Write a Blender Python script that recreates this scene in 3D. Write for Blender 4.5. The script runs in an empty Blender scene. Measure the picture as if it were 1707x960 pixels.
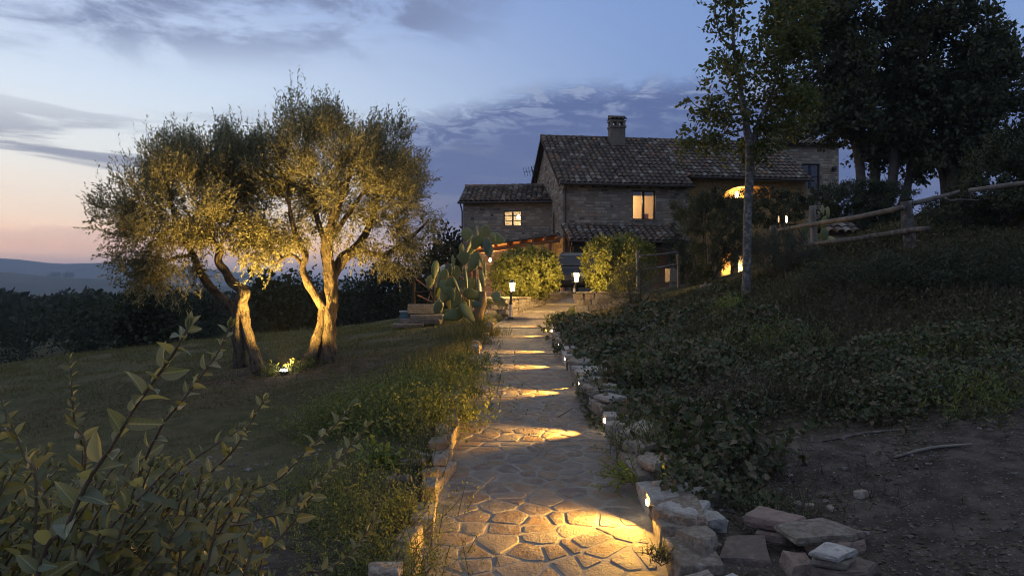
import bpy, bmesh, math, random
import numpy as np
from mathutils import Vector, Matrix
from mathutils import noise as mnoise

random.seed(7)
RNG = np.random.default_rng(7)
SC = bpy.context.scene
COL = SC.collection
R = math.radians

# ------------------------------------------------------------------ camera
FPX, CAMZ = 1200.0, 1.6
cam_data = bpy.data.cameras.new('camera')
cam_data.sensor_width = 36.0
cam_data.lens = 36.0 * FPX / 1707.0
cam_data.clip_start = 0.05
cam_data.clip_end = 20000
cam = bpy.data.objects.new('camera', cam_data)
cam.location = (0, 0, CAMZ)
cam.rotation_euler = (R(90), 0, 0)
COL.objects.link(cam)
SC.camera = cam

# ------------------------------------------------------------------ render look
SC.view_settings.view_transform = 'Standard'
SC.view_settings.look = 'None'
SC.view_settings.gamma = 1.0
SC.view_settings.exposure = 0.12
SC.view_settings.use_curve_mapping = False
SC.render.engine = 'CYCLES'
SC.cycles.use_denoising = True
SC.cycles.denoising_input_passes = 'RGB_ALBEDO_NORMAL'
SC.cycles.denoising_prefilter = 'ACCURATE'
SC.cycles.filter_width = 1.05
SC.cycles.max_bounces = 6
SC.cycles.diffuse_bounces = 3
SC.cycles.glossy_bounces = 2
SC.cycles.transmission_bounces = 4
SC.cycles.transparent_max_bounces = 8
SC.cycles.volume_bounces = 1
SC.cycles.caustics_reflective = False
SC.cycles.caustics_refractive = False
SC.cycles.sample_clamp_indirect = 3.0
SC.cycles.sample_clamp_direct = 40.0

# ------------------------------------------------------------------ node helpers
class NT:
    """small expression helper on a node tree"""
    def __init__(s, tree): s.t = tree; s.n = tree.nodes; s.l = tree.links
    def node(s, typ, **kw):
        nd = s.n.new(typ)
        for k, v in kw.items(): setattr(nd, k, v)
        return nd
    def put(s, sock, v):
        if isinstance(v, bpy.types.NodeSocket): s.l.new(v, sock)
        elif isinstance(v, (tuple, list)) and len(v) == 3 and sock.type == 'RGBA': sock.default_value = (*v, 1)
        else: sock.default_value = v
    def m(s, op, a, b=None, c=None):
        nd = s.node('ShaderNodeMath', operation=op)
        for i, v in enumerate((a, b, c)):
            if v is not None: s.put(nd.inputs[i], v)
        return nd.outputs[0]
    def mix(s, f, a, b, mode='MIX'):
        nd = s.node('ShaderNodeMix', data_type='RGBA', blend_type=mode)
        s.put(nd.inputs[0], f); s.put(nd.inputs[6], a); s.put(nd.inputs[7], b)
        return nd.outputs[2]
    def ramp(s, f, stops, interp='LINEAR'):
        nd = s.node('ShaderNodeValToRGB'); cr = nd.color_ramp; cr.interpolation = interp
        while len(cr.elements) < len(stops): cr.elements.new(0.5)
        for e, (p, c) in zip(cr.elements, stops):
            e.position = p
            e.color = (*c, 1) if isinstance(c, (tuple, list)) else (c, c, c, 1)
        s.put(nd.inputs[0], f)
        return nd.outputs[0]
    def smooth(s, v, a, b, lo=0.0, hi=1.0):
        nd = s.node('ShaderNodeMapRange', interpolation_type='SMOOTHSTEP')
        s.put(nd.inputs[0], v); s.put(nd.inputs[1], a); s.put(nd.inputs[2], b)
        s.put(nd.inputs[3], lo); s.put(nd.inputs[4], hi)
        return nd.outputs[0]
    def xyz(s, x, y, z):
        nd = s.node('ShaderNodeCombineXYZ')
        for i, v in enumerate((x, y, z)): s.put(nd.inputs[i], v)
        return nd.outputs[0]
    def noise(s, vec, scale, detail=4, rough=0.55, dist=0.0, out=0):
        nd = s.node('ShaderNodeTexNoise')
        if vec is not None: s.put(nd.inputs['Vector'], vec)
        nd.inputs['Scale'].default_value = scale; nd.inputs['Detail'].default_value = detail
        nd.inputs['Roughness'].default_value = rough; nd.inputs['Distortion'].default_value = dist
        return nd.outputs[out]

# ------------------------------------------------------------------ world: dusk sky after sunset, glow on the left
SUN_AZ = -58.0                       # degrees from +Y, negative = left of the view
world = bpy.data.worlds.new('World'); SC.world = world
world.use_nodes = True
world.node_tree.nodes.clear()
w = NT(world.node_tree)
tc = w.node('ShaderNodeTexCoord')
sx = w.node('ShaderNodeSeparateXYZ'); w.l.new(tc.outputs['Generated'], sx.inputs[0])
dx, dy, dz = sx.outputs
el = w.m('MULTIPLY', w.m('ARCSINE', dz), 57.2958)            # elevation in degrees
az = w.m('MULTIPLY', w.m('ARCTAN2', dx, dy), 57.2958)        # azimuth in degrees, 0 = view axis
hl = w.m('SQRT', w.m('MAXIMUM', w.m('SUBTRACT', 1.0, w.m('MULTIPLY', dz, dz)), 1e-4))
sd = (math.sin(R(SUN_AZ)), math.cos(R(SUN_AZ)))
cosg = w.m('DIVIDE', w.m('ADD', w.m('MULTIPLY', dx, sd[0]), w.m('MULTIPLY', dy, sd[1])), hl)
glow = w.smooth(cosg, 0.25, 0.95)
e01 = w.m('DIVIDE', w.m('MAXIMUM', el, 0.0), 60.0)
def E(d): return d / 60.0
warm = w.ramp(e01, [(0, (.70, .58, .62)), (E(1.3), (1.0, .72, .66)), (E(2.8), (1.55, .92, .62)), (E(5.0), (1.05, .85, .69)),
                    (E(9), (.82, .84, .83)), (E(14), (.64, .75, .89)), (E(22), (.33, .44, .72)), (E(35), (.36, .43, .56)), (1, (.39, .42, .47))])
cool = w.ramp(e01, [(0, (.23, .24, .36)), (E(5), (.20, .25, .42)), (E(12), (.20, .31, .58)), (E(22), (.175, .285, .58)), (E(35), (.31, .38, .52)),
                    (1, (.39, .42, .47))])
base = w.mix(glow, cool, warm)
sky = w.node('ShaderNodeTexSky', sky_type='NISHITA', sun_disc=False)
sky.sun_elevation = R(1.0); sky.sun_rotation = R(SUN_AZ); sky.altitude = 300
base = w.mix(1.0, base, w.mix(1.0, sky.outputs[0], (.05, .05, .05), 'MULTIPLY'), 'ADD')
# --- clouds, in (azimuth, elevation) degrees
cv = w.xyz(w.m('MULTIPLY', az, 0.045), w.m('MULTIPLY', el, 0.30), 0.0)
n_st = w.noise(cv, 1.0, 5, 0.55, 0.6)                                     # long flat streaks
cv2 = w.xyz(w.m('MULTIPLY', w.m('ADD', az, w.m('MULTIPLY', el, 1.1)), 0.10), w.m('MULTIPLY', w.m('SUBTRACT', el, w.m('MULTIPLY', az, 0.12)), 0.22), 3.7)
n_up = w.noise(cv2, 1.15, 6, 0.6, 0.5)                                    # slanting high cloud
cv3 = w.xyz(w.m('MULTIPLY', w.m('ADD', az, w.m('MULTIPLY', el, 0.8)), 0.34), w.m('MULTIPLY', el, 1.15), 9.1)
n_rp = w.noise(cv3, 1.0, 8, 0.66, 0.5)                                    # ripples
# low streaks
st = w.m('MULTIPLY', w.smooth(n_st, 0.51, 0.60), w.m('MULTIPLY', w.smooth(el, 14.5, 8.0), w.smooth(el, 0.5, 3.0)))
st = w.m('MULTIPLY', st, w.smooth(az, 6, -14, 0.25, 1.0))
# high cloud towards the top left
up = w.m('MULTIPLY', w.smooth(w.m('ADD', n_up, w.m('MULTIPLY', n_rp, 0.22)), 0.50, 0.72), w.smooth(w.m('SUBTRACT', el, w.m('MULTIPLY', w.m('ADD', az, 20.0), 0.10)), 15.0, 19.5))
up = w.m('MULTIPLY', up, w.smooth(az, 4, -9))
# grey-blue bank low in the middle and to the right
top = w.m('ADD', w.m('ADD', 13.2, w.m('MULTIPLY', w.smooth(az, -12, 6), 3.0)), w.m('MULTIPLY', w.m('SUBTRACT', n_rp, 0.5), 5.0))
bk = w.m('MULTIPLY', w.smooth(w.m('SUBTRACT', top, el), -0.4, 1.6), w.smooth(w.m('ADD', az, w.m('MULTIPLY', n_st, 8.0)), -10.0, -3.0))
bk = w.m('MULTIPLY', bk, w.smooth(el, 1.0, 6.0, 0.35, 1.0))
rip = w.m('MULTIPLY', w.smooth(n_rp, 0.46, 0.60), w.smooth(w.m('SUBTRACT', top, el), 5.5, 0.8))
bankcol = w.mix(w.m('MULTIPLY', rip, 0.95), (.09, .13, .30), (.31, .38, .56))
bankcol = w.mix(w.smooth(el, 8.0, 2.0, 0.0, 0.55), bankcol, (.24, .20, .30))
c1 = w.mix(w.m('MULTIPLY', bk, 0.92), base, bankcol)
streakcol = w.mix(w.smooth(el, 3.0, 8.0), (.46, .36, .38), (.22, .25, .36))
c2 = w.mix(w.m('MULTIPLY', st, w.smooth(el, 4.0, 7.5, 0.30, 0.85)), c1, streakcol)
c3 = w.mix(w.m('MULTIPLY', up, 0.88), c2, (.19, .235, .39))
bg = w.node('ShaderNodeBackground')
w.l.new(c3, bg.inputs['Color']); bg.inputs['Strength'].default_value = 1.0
wo = w.node('ShaderNodeOutputWorld'); w.l.new(bg.outputs[0], wo.inputs['Surface'])

# the sun is just down: what is left is a weak, very soft glow from its side of the sky
sun_d = bpy.data.lights.new('sun', 'SUN'); sun_d.energy = 0.12; sun_d.angle = R(25); sun_d.color = (1.0, .72, .62)
sun = bpy.data.objects.new('sun', sun_d); COL.objects.link(sun)
sdir = Vector((sd[0] * math.cos(R(9)), sd[1] * math.cos(R(9)), math.sin(R(9))))
sun.rotation_euler = sdir.to_track_quat('Z', 'Y').to_euler()
sun.location = (-30, 20, 20)

# ------------------------------------------------------------------ helpers: placement
def P(px, py, Y):
    """point at distance Y in front of the viewpoint that lies on that line of sight"""
    return Vector(((px - 853.5) / FPX * Y, Y, CAMZ - (py - 480.0) / FPX * Y))

def tag(o, label=None, cat=None, group=None, kind=None):
    if label: o['label'] = label
    if cat: o['category'] = cat
    if group: o['group'] = group
    if kind or cat: o['kind'] = kind or 'thing'
    return o

def empty(name, loc, label=None, cat=None, group=None):
    o = bpy.data.objects.new(name, None); COL.objects.link(o)
    o.location = loc; o.empty_display_size = 0.2
    return tag(o, label, cat, group)

def attach(o, parent):
    o.parent = parent
    if parent.type == 'EMPTY':
        o.matrix_parent_inverse = Matrix.LocRotScale(parent.location, parent.rotation_euler, parent.scale).inverted()
    return o

def link(name, me, mat=None, parent=None, smooth=False):
    if mat is not None:
        me.materials.clear(); me.materials.append(mat)
    if smooth:
        me.polygons.foreach_set('use_smooth', np.ones(len(me.polygons), dtype=bool))
    o = bpy.data.objects.new(name, me); COL.objects.link(o)
    if parent: attach(o, parent)
    return o

def mesh(name, V, F):
    me = bpy.data.meshes.new(name)
    V = np.asarray(V, dtype=float)
    me.from_pydata(V.tolist(), [], F.tolist() if isinstance(F, np.ndarray) else F)
    me.update()
    return me

def lamp(name, typ, loc, energy, color, parent=None, direction=None, **kw):
    d = bpy.data.lights.new(name, typ); d.energy = energy; d.color = color
    for k, v in kw.items(): setattr(d, k, v)
    o = bpy.data.objects.new(name, d); COL.objects.link(o); o.location = loc
    if direction is not None: o.rotation_euler = (-Vector(direction)).to_track_quat('Z', 'Y').to_euler()
    if parent: attach(o, parent)
    return o

# ------------------------------------------------------------------ helpers: shapes
class MB:
    def __init__(s): s.V = []; s.F = []
    def add(s, V, F):
        k = len(s.V); s.V += [tuple(v) for v in V]; s.F += [tuple(i + k for i in f) for f in F]; return s
    def box(s, c, size, rot=None):
        hx, hy, hz = size[0] / 2, size[1] / 2, size[2] / 2
        V = [Vector((x, y, z)) for z in (-hz, hz) for y in (-hy, hy) for x in (-hx, hx)]
        if rot is not None: V = [rot @ v for v in V]
        c = Vector(c)
        return s.add([v + c for v in V], [(0, 2, 3, 1), (4, 5, 7, 6), (0, 1, 5, 4), (2, 6, 7, 3), (0, 4, 6, 2), (1, 3, 7, 5)])
    def tube(s, pts, rad, n=8, cap=True, wob=0.0, seed=0, ridge=0.0, nr=3, twist=1.0):
        V, F = tube_arrays(pts, rad, n, cap, wob, seed, ridge, nr, twist); return s.add(V, F)
    def build(s, name, mat=None, parent=None, smooth=False):
        return link(name, mesh(name, s.V, s.F), mat, parent, smooth)

def tube_arrays(pts, rad, n=8, cap=True, wob=0.0, seed=0, ridge=0.0, nr=3, twist=1.0):
    pts = [Vector(p) for p in pts]; V = []; F = []
    if not hasattr(rad, '__len__'): rad = [rad] * len(pts)
    ref = Vector((0.31, 0.77, 0.2)); L = 0.0
    for i, p in enumerate(pts):
        a = pts[max(i - 1, 0)]; b = pts[min(i + 1, len(pts) - 1)]
        t = (b - a).normalized() if (b - a).length > 1e-9 else Vector((0, 0, 1))
        u = (ref - t * ref.dot(t)); u = u.normalized() if u.length > 1e-5 else t.orthogonal().normalized()
        ref = u; v = t.cross(u)
        if i: L += (p - pts[i - 1]).length
        for k in range(n):
            th = 2 * math.pi * k / n
            r = rad[i]
            if ridge: r *= 1 + ridge * math.sin(nr * th + twist * L * 3 + seed) + ridge * .6 * math.sin((nr + 2) * th - twist * L * 4 + seed * 2)
            if wob: r *= 1 + wob * mnoise.noise(Vector((math.cos(th) * 1.3 + seed * 7, math.sin(th) * 1.3, L * 4))) + (wob * .45 * mnoise.noise(Vector((math.cos(th) * 5 + seed * 7, math.sin(th) * 5, L * 7))) if n > 14 else 0)
            V.append(p + (u * math.cos(th) + v * math.sin(th)) * r)
    for i in range(len(pts) - 1):
        for k in range(n):
            a = i * n + k; b = i * n + (k + 1) % n
            F.append((a, b, b + n, a + n))
    if cap:
        F.append(tuple(range(n - 1, -1, -1))); o = (len(pts) - 1) * n; F.append(tuple(o + k for k in range(n)))
    return V, F

def spline(pts, per=4):
    """Catmull-Rom through points (tuples of any length)"""
    P_ = [np.array(p, float) for p in pts]; out = []
    for i in range(len(P_) - 1):
        p0 = P_[max(i - 1, 0)]; p1 = P_[i]; p2 = P_[i + 1]; p3 = P_[min(i + 2, len(P_) - 1)]
        for k in range(per):
            t = k / per
            out.append(0.5 * ((2 * p1) + (-p0 + p2) * t + (2 * p0 - 5 * p1 + 4 * p2 - p3) * t * t + (-p0 + 3 * p1 - 3 * p2 + p3) * t ** 3))
    out.append(P_[-1]); return out

def hull_mesh(name, pts, bevel=0.0):
    bm = bmesh.new()
    for p in pts: bm.verts.new(p)
    r = bmesh.ops.convex_hull(bm, input=list(bm.verts))
    dead = [v for v in bm.verts if not v.link_faces]
    bmesh.ops.delete(bm, geom=dead, context='VERTS')
    if bevel:
        bmesh.ops.dissolve_limit(bm, angle_limit=R(9), verts=list(bm.verts), edges=list(bm.edges))
        bmesh.ops.bevel(bm, geom=list(bm.edges), offset=bevel, segments=1, affect='EDGES')
    me = bpy.data.meshes.new(name); bm.to_mesh(me); bm.free(); return me

def rock_mesh(name, sx, sy, sz, rnd, rough=0.22, bevel=0.006):
    """angular quarried stone inside sx*sy*sz, resting on z=0"""
    pts = []
    for x in (-1, 1):
        for y in (-1, 1):
            for z in (0, 1):
                pts.append((x * sx / 2 * (1 - rnd.random() * rough), y * sy / 2 * (1 - rnd.random() * rough), z * sz * (1 - rnd.random() * rough * .6) if z else 0))
    for _ in range(7):
        a = rnd.random() * 6.28
        pts.append((math.cos(a) * sx / 2 * (.75 + .25 * rnd.random()), math.sin(a) * sy / 2 * (.75 + .25 * rnd.random()), sz * (.15 + .8 * rnd.random())))
    return hull_mesh(name, pts, bevel)

def roughen(me, amount=.012, cuts=2, seed=0.0):
    """split the faces of a stone and chip them with noise"""
    bm = bmesh.new(); bm.from_mesh(me)
    bmesh.ops.triangulate(bm, faces=list(bm.faces)); bmesh.ops.subdivide_edges(bm, edges=[e for e in bm.edges if e.calc_length() > .03], cuts=cuts, use_grid_fill=True)
    bm.normal_update()
    for v in bm.verts:
        c = v.co; n = mnoise.noise(c * 9 + Vector((seed, 0, 0))) * .9 + mnoise.noise(c * 26 + Vector((0, seed, 0))) * .55
        v.co = c + v.normal * n * amount
    bm.to_mesh(me); bm.free(); return me

# ------------------------------------------------------------------ materials
MATS = {}
def new_mat(name):
    m = bpy.data.materials.new(name); m.use_nodes = True; m.node_tree.nodes.clear(); MATS[name] = m
    return m, NT(m.node_tree)
def out(nt, sh):
    o = nt.node('ShaderNodeOutputMaterial'); nt.l.new(sh, o.inputs['Surface'])
def principled(nt, col, rough=.8, spec=.3, metal=0.0, normal=None):
    b = nt.node('ShaderNodeBsdfPrincipled')
    nt.put(b.inputs['Base Color'], col); nt.put(b.inputs['Roughness'], rough)
    b.inputs['Specular IOR Level'].default_value = spec; nt.put(b.inputs['Metallic'], metal)
    if normal is not None: nt.l.new(normal, b.inputs['Normal'])
    return b.outputs[0]
def bumpn(nt, h, strength=.5, dist=.02):
    b = nt.node('ShaderNodeBump'); b.inputs['Strength'].default_value = strength; b.inputs['Distance'].default_value = dist
    nt.l.new(h, b.inputs['Height']); return b.outputs[0]
def objco(nt, gen='Object'):
    return nt.node('ShaderNodeTexCoord').outputs[gen]

def rough_mat(name, c1, c2, scale=3.0, c3=None, rough=.85, bump=.5, bscale=None, bdist=.02, objvar=.25, spec=.25, island=False, stretch=None):
    """two-tone weathered surface; each object (or each loose piece) shifts in brightness"""
    m, nt = new_mat(name)
    co = objco(nt)
    rnd = nt.node('ShaderNodeNewGeometry').outputs['Random Per Island'] if island else nt.node('ShaderNodeObjectInfo').outputs['Random']
    off = nt.node('ShaderNodeVectorMath', operation='ADD'); nt.l.new(co, off.inputs[0])
    nt.l.new(nt.xyz(nt.m('MULTIPLY', rnd, 37.0), nt.m('MULTIPLY', rnd, 17.0), nt.m('MULTIPLY', rnd, 53.0)), off.inputs[1])
    v = off.outputs[0]
    if stretch:
        sc = nt.node('ShaderNodeVectorMath', operation='MULTIPLY'); nt.l.new(v, sc.inputs[0]); sc.inputs[1].default_value = stretch; v = sc.outputs[0]
    n1 = nt.noise(v, scale, 5, .6)
    col = nt.mix(nt.smooth(n1, .3, .7), c1, c2)
    if c3 is not None:
        n2 = nt.noise(v, scale * 2.7, 3, .6)
        col = nt.mix(nt.smooth(nt.m('ADD', n2, nt.m('MULTIPLY', rnd, .25)), .56, .74), col, c3)
    g = nt.m('ADD', 1.0 - objvar, nt.m('MULTIPLY', nt.m('FRACT', nt.m('MULTIPLY', rnd, 7.31)), 2 * objvar))
    col = nt.mix(1.0, col, nt.xyz(g, g, g), 'MULTIPLY')
    nb = nt.noise(v, bscale or scale * 6, 6, .65)
    nrm = bumpn(nt, nb, bump, bdist) if bump else None
    out(nt, principled(nt, col, rough, spec, 0, nrm)); return m

def plain_mat(name, c, rough=.5, spec=.5, metal=0.0, var=.1, scale=8.0):
    m, nt = new_mat(name)
    n = nt.noise(objco(nt), scale, 3)
    col = nt.mix(nt.smooth(n, .3, .7), tuple(x * (1 - var) for x in c), tuple(min(1, x * (1 + var)) for x in c))
    out(nt, principled(nt, col, rough, spec, metal)); return m

def emit_mat(name, c, strength):
    m, nt = new_mat(name)
    e = nt.node('ShaderNodeEmission'); e.inputs[0].default_value = (*c, 1); e.inputs[1].default_value = strength
    out(nt, e.outputs[0]); return m

def leaf_mat(name, c1, c2, transl=.3, back=None, rough=.55, spec=.35, c3=None, p3=.85, obj=False, veins=False):
    m, nt = new_mat(name)
    geo = nt.node('ShaderNodeNewGeometry')
    rnd = nt.node('ShaderNodeObjectInfo').outputs['Random'] if obj else geo.outputs['Random Per Island']
    col = nt.mix(rnd, c1, c2)
    if c3 is not None: col = nt.mix(nt.smooth(nt.m('FRACT', nt.m('MULTIPLY', rnd, 13.7)), p3, p3 + .05), col, c3)
    if veins:
        co = objco(nt); sp = nt.node('ShaderNodeSeparateXYZ'); nt.l.new(co, sp.inputs[0])
        rib = nt.smooth(nt.m('ABSOLUTE', sp.outputs[0]), .035, .0)
        wv = nt.m('SINE', nt.m('MULTIPLY', nt.m('SUBTRACT', sp.outputs[1], nt.m('MULTIPLY', nt.m('ABSOLUTE', sp.outputs[0]), .8)), 55.0))
        col = nt.mix(nt.m('ADD', nt.m('MULTIPLY', rib, .5), nt.m('MULTIPLY', nt.smooth(wv, .7, 1.0), .14)), col, tuple(min(1, x * 2.3 + .03) for x in c2))
        col = nt.mix(nt.m('MULTIPLY', nt.smooth(nt.noise(co, 3.0, 4), .58, .75), .35), col, (.16, .12, .04))
    if back is not None: col = nt.mix(geo.outputs['Backfacing'], col, back)
    p = principled(nt, col, rough, spec)
    t = nt.node('ShaderNodeBsdfTranslucent'); nt.l.new(nt.mix(1.0, col, (1.25, 1.2, .65), 'MULTIPLY'), t.inputs[0])
    mx = nt.node('ShaderNodeMixShader'); mx.inputs[0].default_value = transl
    nt.l.new(p, mx.inputs[1]); nt.l.new(t.outputs[0], mx.inputs[2])
    out(nt, mx.outputs[0]); return m

# ================================================================== THE GROUND
PW = 0.73                                                     # half width of the path
PY = np.array([2.0, 3.2, 4.4, 5.2, 7.3, 9.5, 11.8, 13.7, 17.0, 19.0, 21.5, 24.5, 27.0, 30.0])
PZ = np.array([-.34, -.24, -.13, -.04, .12, .21, .30, .37, .45, .57, .86, 1.24, 1.36, 1.38])
PCY = np.array([2.0, 4.4, 5.1, 7.3, 9.5, 11.8, 13.7, 17.0, 19.0, 21.5, 24.5, 27.0])
PCX = np.array([.15, .17, .21, .19, .14, .12, .14, .19, .26, .80, 1.90, 2.9])
STEPS = [7.02, 9.22, 11.50, 13.45, 16.70, 18.70, 20.3, 21.7, 23.1]
STEPH = [.004, .005, .007, .010, .022, .020, .05, .06, .06]
def cx(Y): return np.interp(Y, PCY, PCX)
def zpath(Y):
    Y = np.asarray(Y, float); z = np.interp(Y, PY, PZ)
    ed = [4.6] + STEPS + [24.6]
    for i, (s, h) in enumerate(zip(STEPS, STEPH)):
        a = .5 * (ed[i] + s); b = .5 * (s + ed[i + 2])
        z = z + np.where((Y >= a) & (Y < s), -h * .5 * (Y - a) / (s - a), 0) + np.where((Y >= s) & (Y < b), h * .5 * (b - Y) / (b - s), 0)
    return z

CTRL = [  # (px, py, distance) of spots on the ground
    (1150, 880, 4.9), (1250, 850, 5.2), (1400, 960, 4.1), (1700, 960, 4.0), (1700, 800, 5.0), (1400, 800, 5.2), (1300, 740, 6.2), (1700, 700, 6.2),
    (1100, 720, 7.2), (1200, 640, 8.5), (1450, 640, 8.0), (1700, 600, 8.0), (1010, 590, 13.0), (1100, 560, 13.0), (1240, 508, 15.0), (1450, 540, 10.5),
    (1700, 500, 10.5), (1357, 430, 17.0), (1515, 408, 13.5), (1700, 400, 13.8), (1700, 345, 18.0), (1030, 522, 19.0), (1120, 500, 19.5), (1180, 478, 20.5),
    (1000, 490, 28.0), (850, 497, 28.0), (1000, 490, 34.0), (1300, 455, 33.0), (780, 508, 36.0), (690, 540, 22.0), (640, 545, 24.0), (600, 545, 26.0),
    (400, 560, 26.0), (200, 585, 26.0), (0, 607, 26.0), (0, 700, 12.0), (200, 680, 11.0), (300, 640, 13.0), (0, 850, 5.5), (300, 800, 6.3), (600, 700, 8.0),
    (620, 850, 5.0), (450, 625, 12.5), (535, 604, 13.3), (750, 560, 17.0), (720, 545, 19.5), (790, 535, 19.3), (560, 575, 18.0), (250, 610, 18.0)]
CT = [tuple(P(*c)) for c in CTRL]
CT += [(-3, 2, 0.05), (-1, 0, -.1), (2, 1, -.15), (4, 0, 0), (-8, 3, -.4), (8, 3, 0.5), (0, -6, -.2), (-10, -5, -.6), (10, -4, .4), (-14, 12, -.95),
       (12, 8, 2.0), (16, 14, 3.9), (16, 22, 4.8), (12, 26, 3.4), (22, 40, 4.5), (9, 40, 1.7), (0, 44, 1.1), (-8, 36, -.6), (-22, 24, -2.0), (-8, 48, -1.6), (-22, 40, -4.0),
       (8, 28, 1.8), (30, 20, 6.5), (30, 5, 4.0), (-30, 10, -2.6), (1.5, 25, 1.25), (-1.2, 21, .72), (-4, 30, .45)]
CT = np.array(CT)
def _tps_fit(C, lam=0.02):
    n = len(C); d = np.linalg.norm(C[:, None, :2] - C[None, :, :2], axis=2)
    K = np.where(d > 0, d * d * np.log(d + 1e-12), 0) + lam * n * np.eye(n)
    Pm = np.c_[np.ones(n), C[:, :2]]
    A = np.block([[K, Pm], [Pm.T, np.zeros((3, 3))]])
    return np.linalg.solve(A, np.r_[C[:, 2], np.zeros(3)])
_W = _tps_fit(CT)
def sstep(a, b, x):
    t = np.clip((x - a) / (b - a), 0, 1); return t * t * (3 - 2 * t)
def _tps(x, y):
    o = _W[-3] + _W[-2] * x + _W[-1] * y
    for c, wt in zip(CT, _W[:-3]):
        d2 = (x - c[0]) ** 2 + (y - c[1]) ** 2
        o = o + wt * np.where(d2 > 0, .5 * d2 * np.log(d2 + 1e-12), 0)
    return o
def H(x, y):
    """height of the ground"""
    x = np.asarray(x, float); y = np.asarray(y, float)
    cxn = np.clip(x, -34, 34); cyn = np.clip(y, -10, 50)
    z = _tps(cxn, cyn)
    r = np.hypot(x - cxn, y - cyn)
    left = sstep(18, -10, x - .15 * (y - 40))
    far = -7.0 * left + 10.0 * (1 - left)
    far = far + 1.0 * np.sin(x * .011 + 1) * np.cos(y * .008)
    t = sstep(0, 130, r)
    z = np.where(r > 0, z * (1 - t) + far * t, z)
    z = z + .03 * np.sin(x * 2.3 + y * 1.1) * np.sin(y * 1.9 - x * .7) * sstep(80, 30, np.abs(y)) + .012 * np.sin(x * 7.1 + 2) * np.sin(y * 6.3 + x)
    u = np.abs(x - cx(y)); k = sstep(2.4, .95, u) * sstep(26.5, 23.5, y) * sstep(1.0, 2.5, y)
    zp = zpath(y)
    z = z * (1 - k) + (zp + .10) * k
    inside = (u < PW + .10) & (y > 1.5) & (y < 27.5)
    z = np.where(inside, np.minimum(z, zp - .09), z)
    return z
def Hz(x, y): return float(H(np.array([x]), np.array([y]))[0])

def axis(lo, hi, step, end_lo, end_hi, g=1.16):
    a = list(np.arange(lo, hi + 1e-6, step)); s = step
    while a[-1] < end_hi: s *= g; a.append(a[-1] + s)
    s = step
    while a[0] > end_lo: s *= g; a.insert(0, a[0] - s)
    return np.array(a)
gx = axis(-8, 10, .13, -6000, 6000); gy = axis(2.5, 26, .13, -3000, 6500)
GX, GY = np.meshgrid(gx, gy); GZ = H(GX, GY)
nxg, nyg = len(gx), len(gy)
idx = np.arange(nxg * nyg).reshape(nyg, nxg)
gF = np.stack([idx[:-1, :-1], idx[:-1, 1:], idx[1:, 1:], idx[1:, :-1]], -1).reshape(-1, 4)
m, nt = new_mat('soil_and_turf')
co = objco(nt); sp = nt.node('ShaderNodeSeparateXYZ'); nt.l.new(co, sp.inputs[0])
n1 = nt.noise(co, .55, 5, .6); n2 = nt.noise(co, 5.0, 5, .65); n3 = nt.noise(co, 38.0, 4, .7)
soil = nt.mix(nt.smooth(n2, .35, .68), (.055, .044, .036), (.125, .105, .088))
soil = nt.mix(nt.smooth(n3, .60, .70), soil, (.27, .25, .225))
turf = nt.mix(nt.smooth(n2, .3, .7), (.050, .055, .026), (.098, .096, .048))
turf = nt.mix(nt.smooth(n1, .45, .7), turf, (.125, .102, .06))
humus_shade = nt.mix(nt.smooth(n2, .4, .7), (.020, .017, .013), (.055, .047, .036))     # leaf mould, darkened to stand in for shade between the right bank's plants
turf = nt.mix(nt.m('MULTIPLY', nt.smooth(sp.outputs[0], .9, 1.5), nt.smooth(sp.outputs[1], 21.0, 18.0)), turf, humus_shade)
# bare soil: right of the path close by, worn patch under the olives; turf elsewhere
right = nt.smooth(nt.m('ADD', sp.outputs[0], nt.m('MULTIPLY', n1, .8)), 1.2, 1.9)
near = nt.smooth(sp.outputs[1], 9.0, 6.2)
near2 = nt.m('MULTIPLY', nt.smooth(sp.outputs[1], 6.6, 5.0), nt.smooth(sp.outputs[0], -2.8, -1.6))
bare = nt.m('MAXIMUM', nt.m('MULTIPLY', right, near), nt.m('MULTIPLY', near2, .8))
oliv = nt.smooth(nt.m('ADD', nt.m('ABSOLUTE', nt.m('SUBTRACT', sp.outputs[1], 13.0)), nt.m('MULTIPLY', nt.m('ABSOLUTE', nt.m('ADD', sp.outputs[0], 3.8)), .6)), 2.6, 1.0)
bare = nt.m('MAXIMUM', bare, nt.m('MULTIPLY', oliv, nt.smooth(n2, .3, .6)))
col = nt.mix(nt.smooth(nt.m('ADD', bare, nt.m('MULTIPLY', nt.m('SUBTRACT', n1, .5), .6)), .35, .65), turf, soil)
nrm = bumpn(nt, nt.m('ADD', nt.m('MULTIPLY', n3, .5), n2), .9, .05)
out(nt, principled(nt, col, .95, .1, 0, nrm))
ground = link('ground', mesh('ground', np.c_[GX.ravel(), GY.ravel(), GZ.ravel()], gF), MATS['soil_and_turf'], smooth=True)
tag(ground, 'sloping ground of dry turf and bare stony soil', 'ground', kind='structure')

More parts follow.
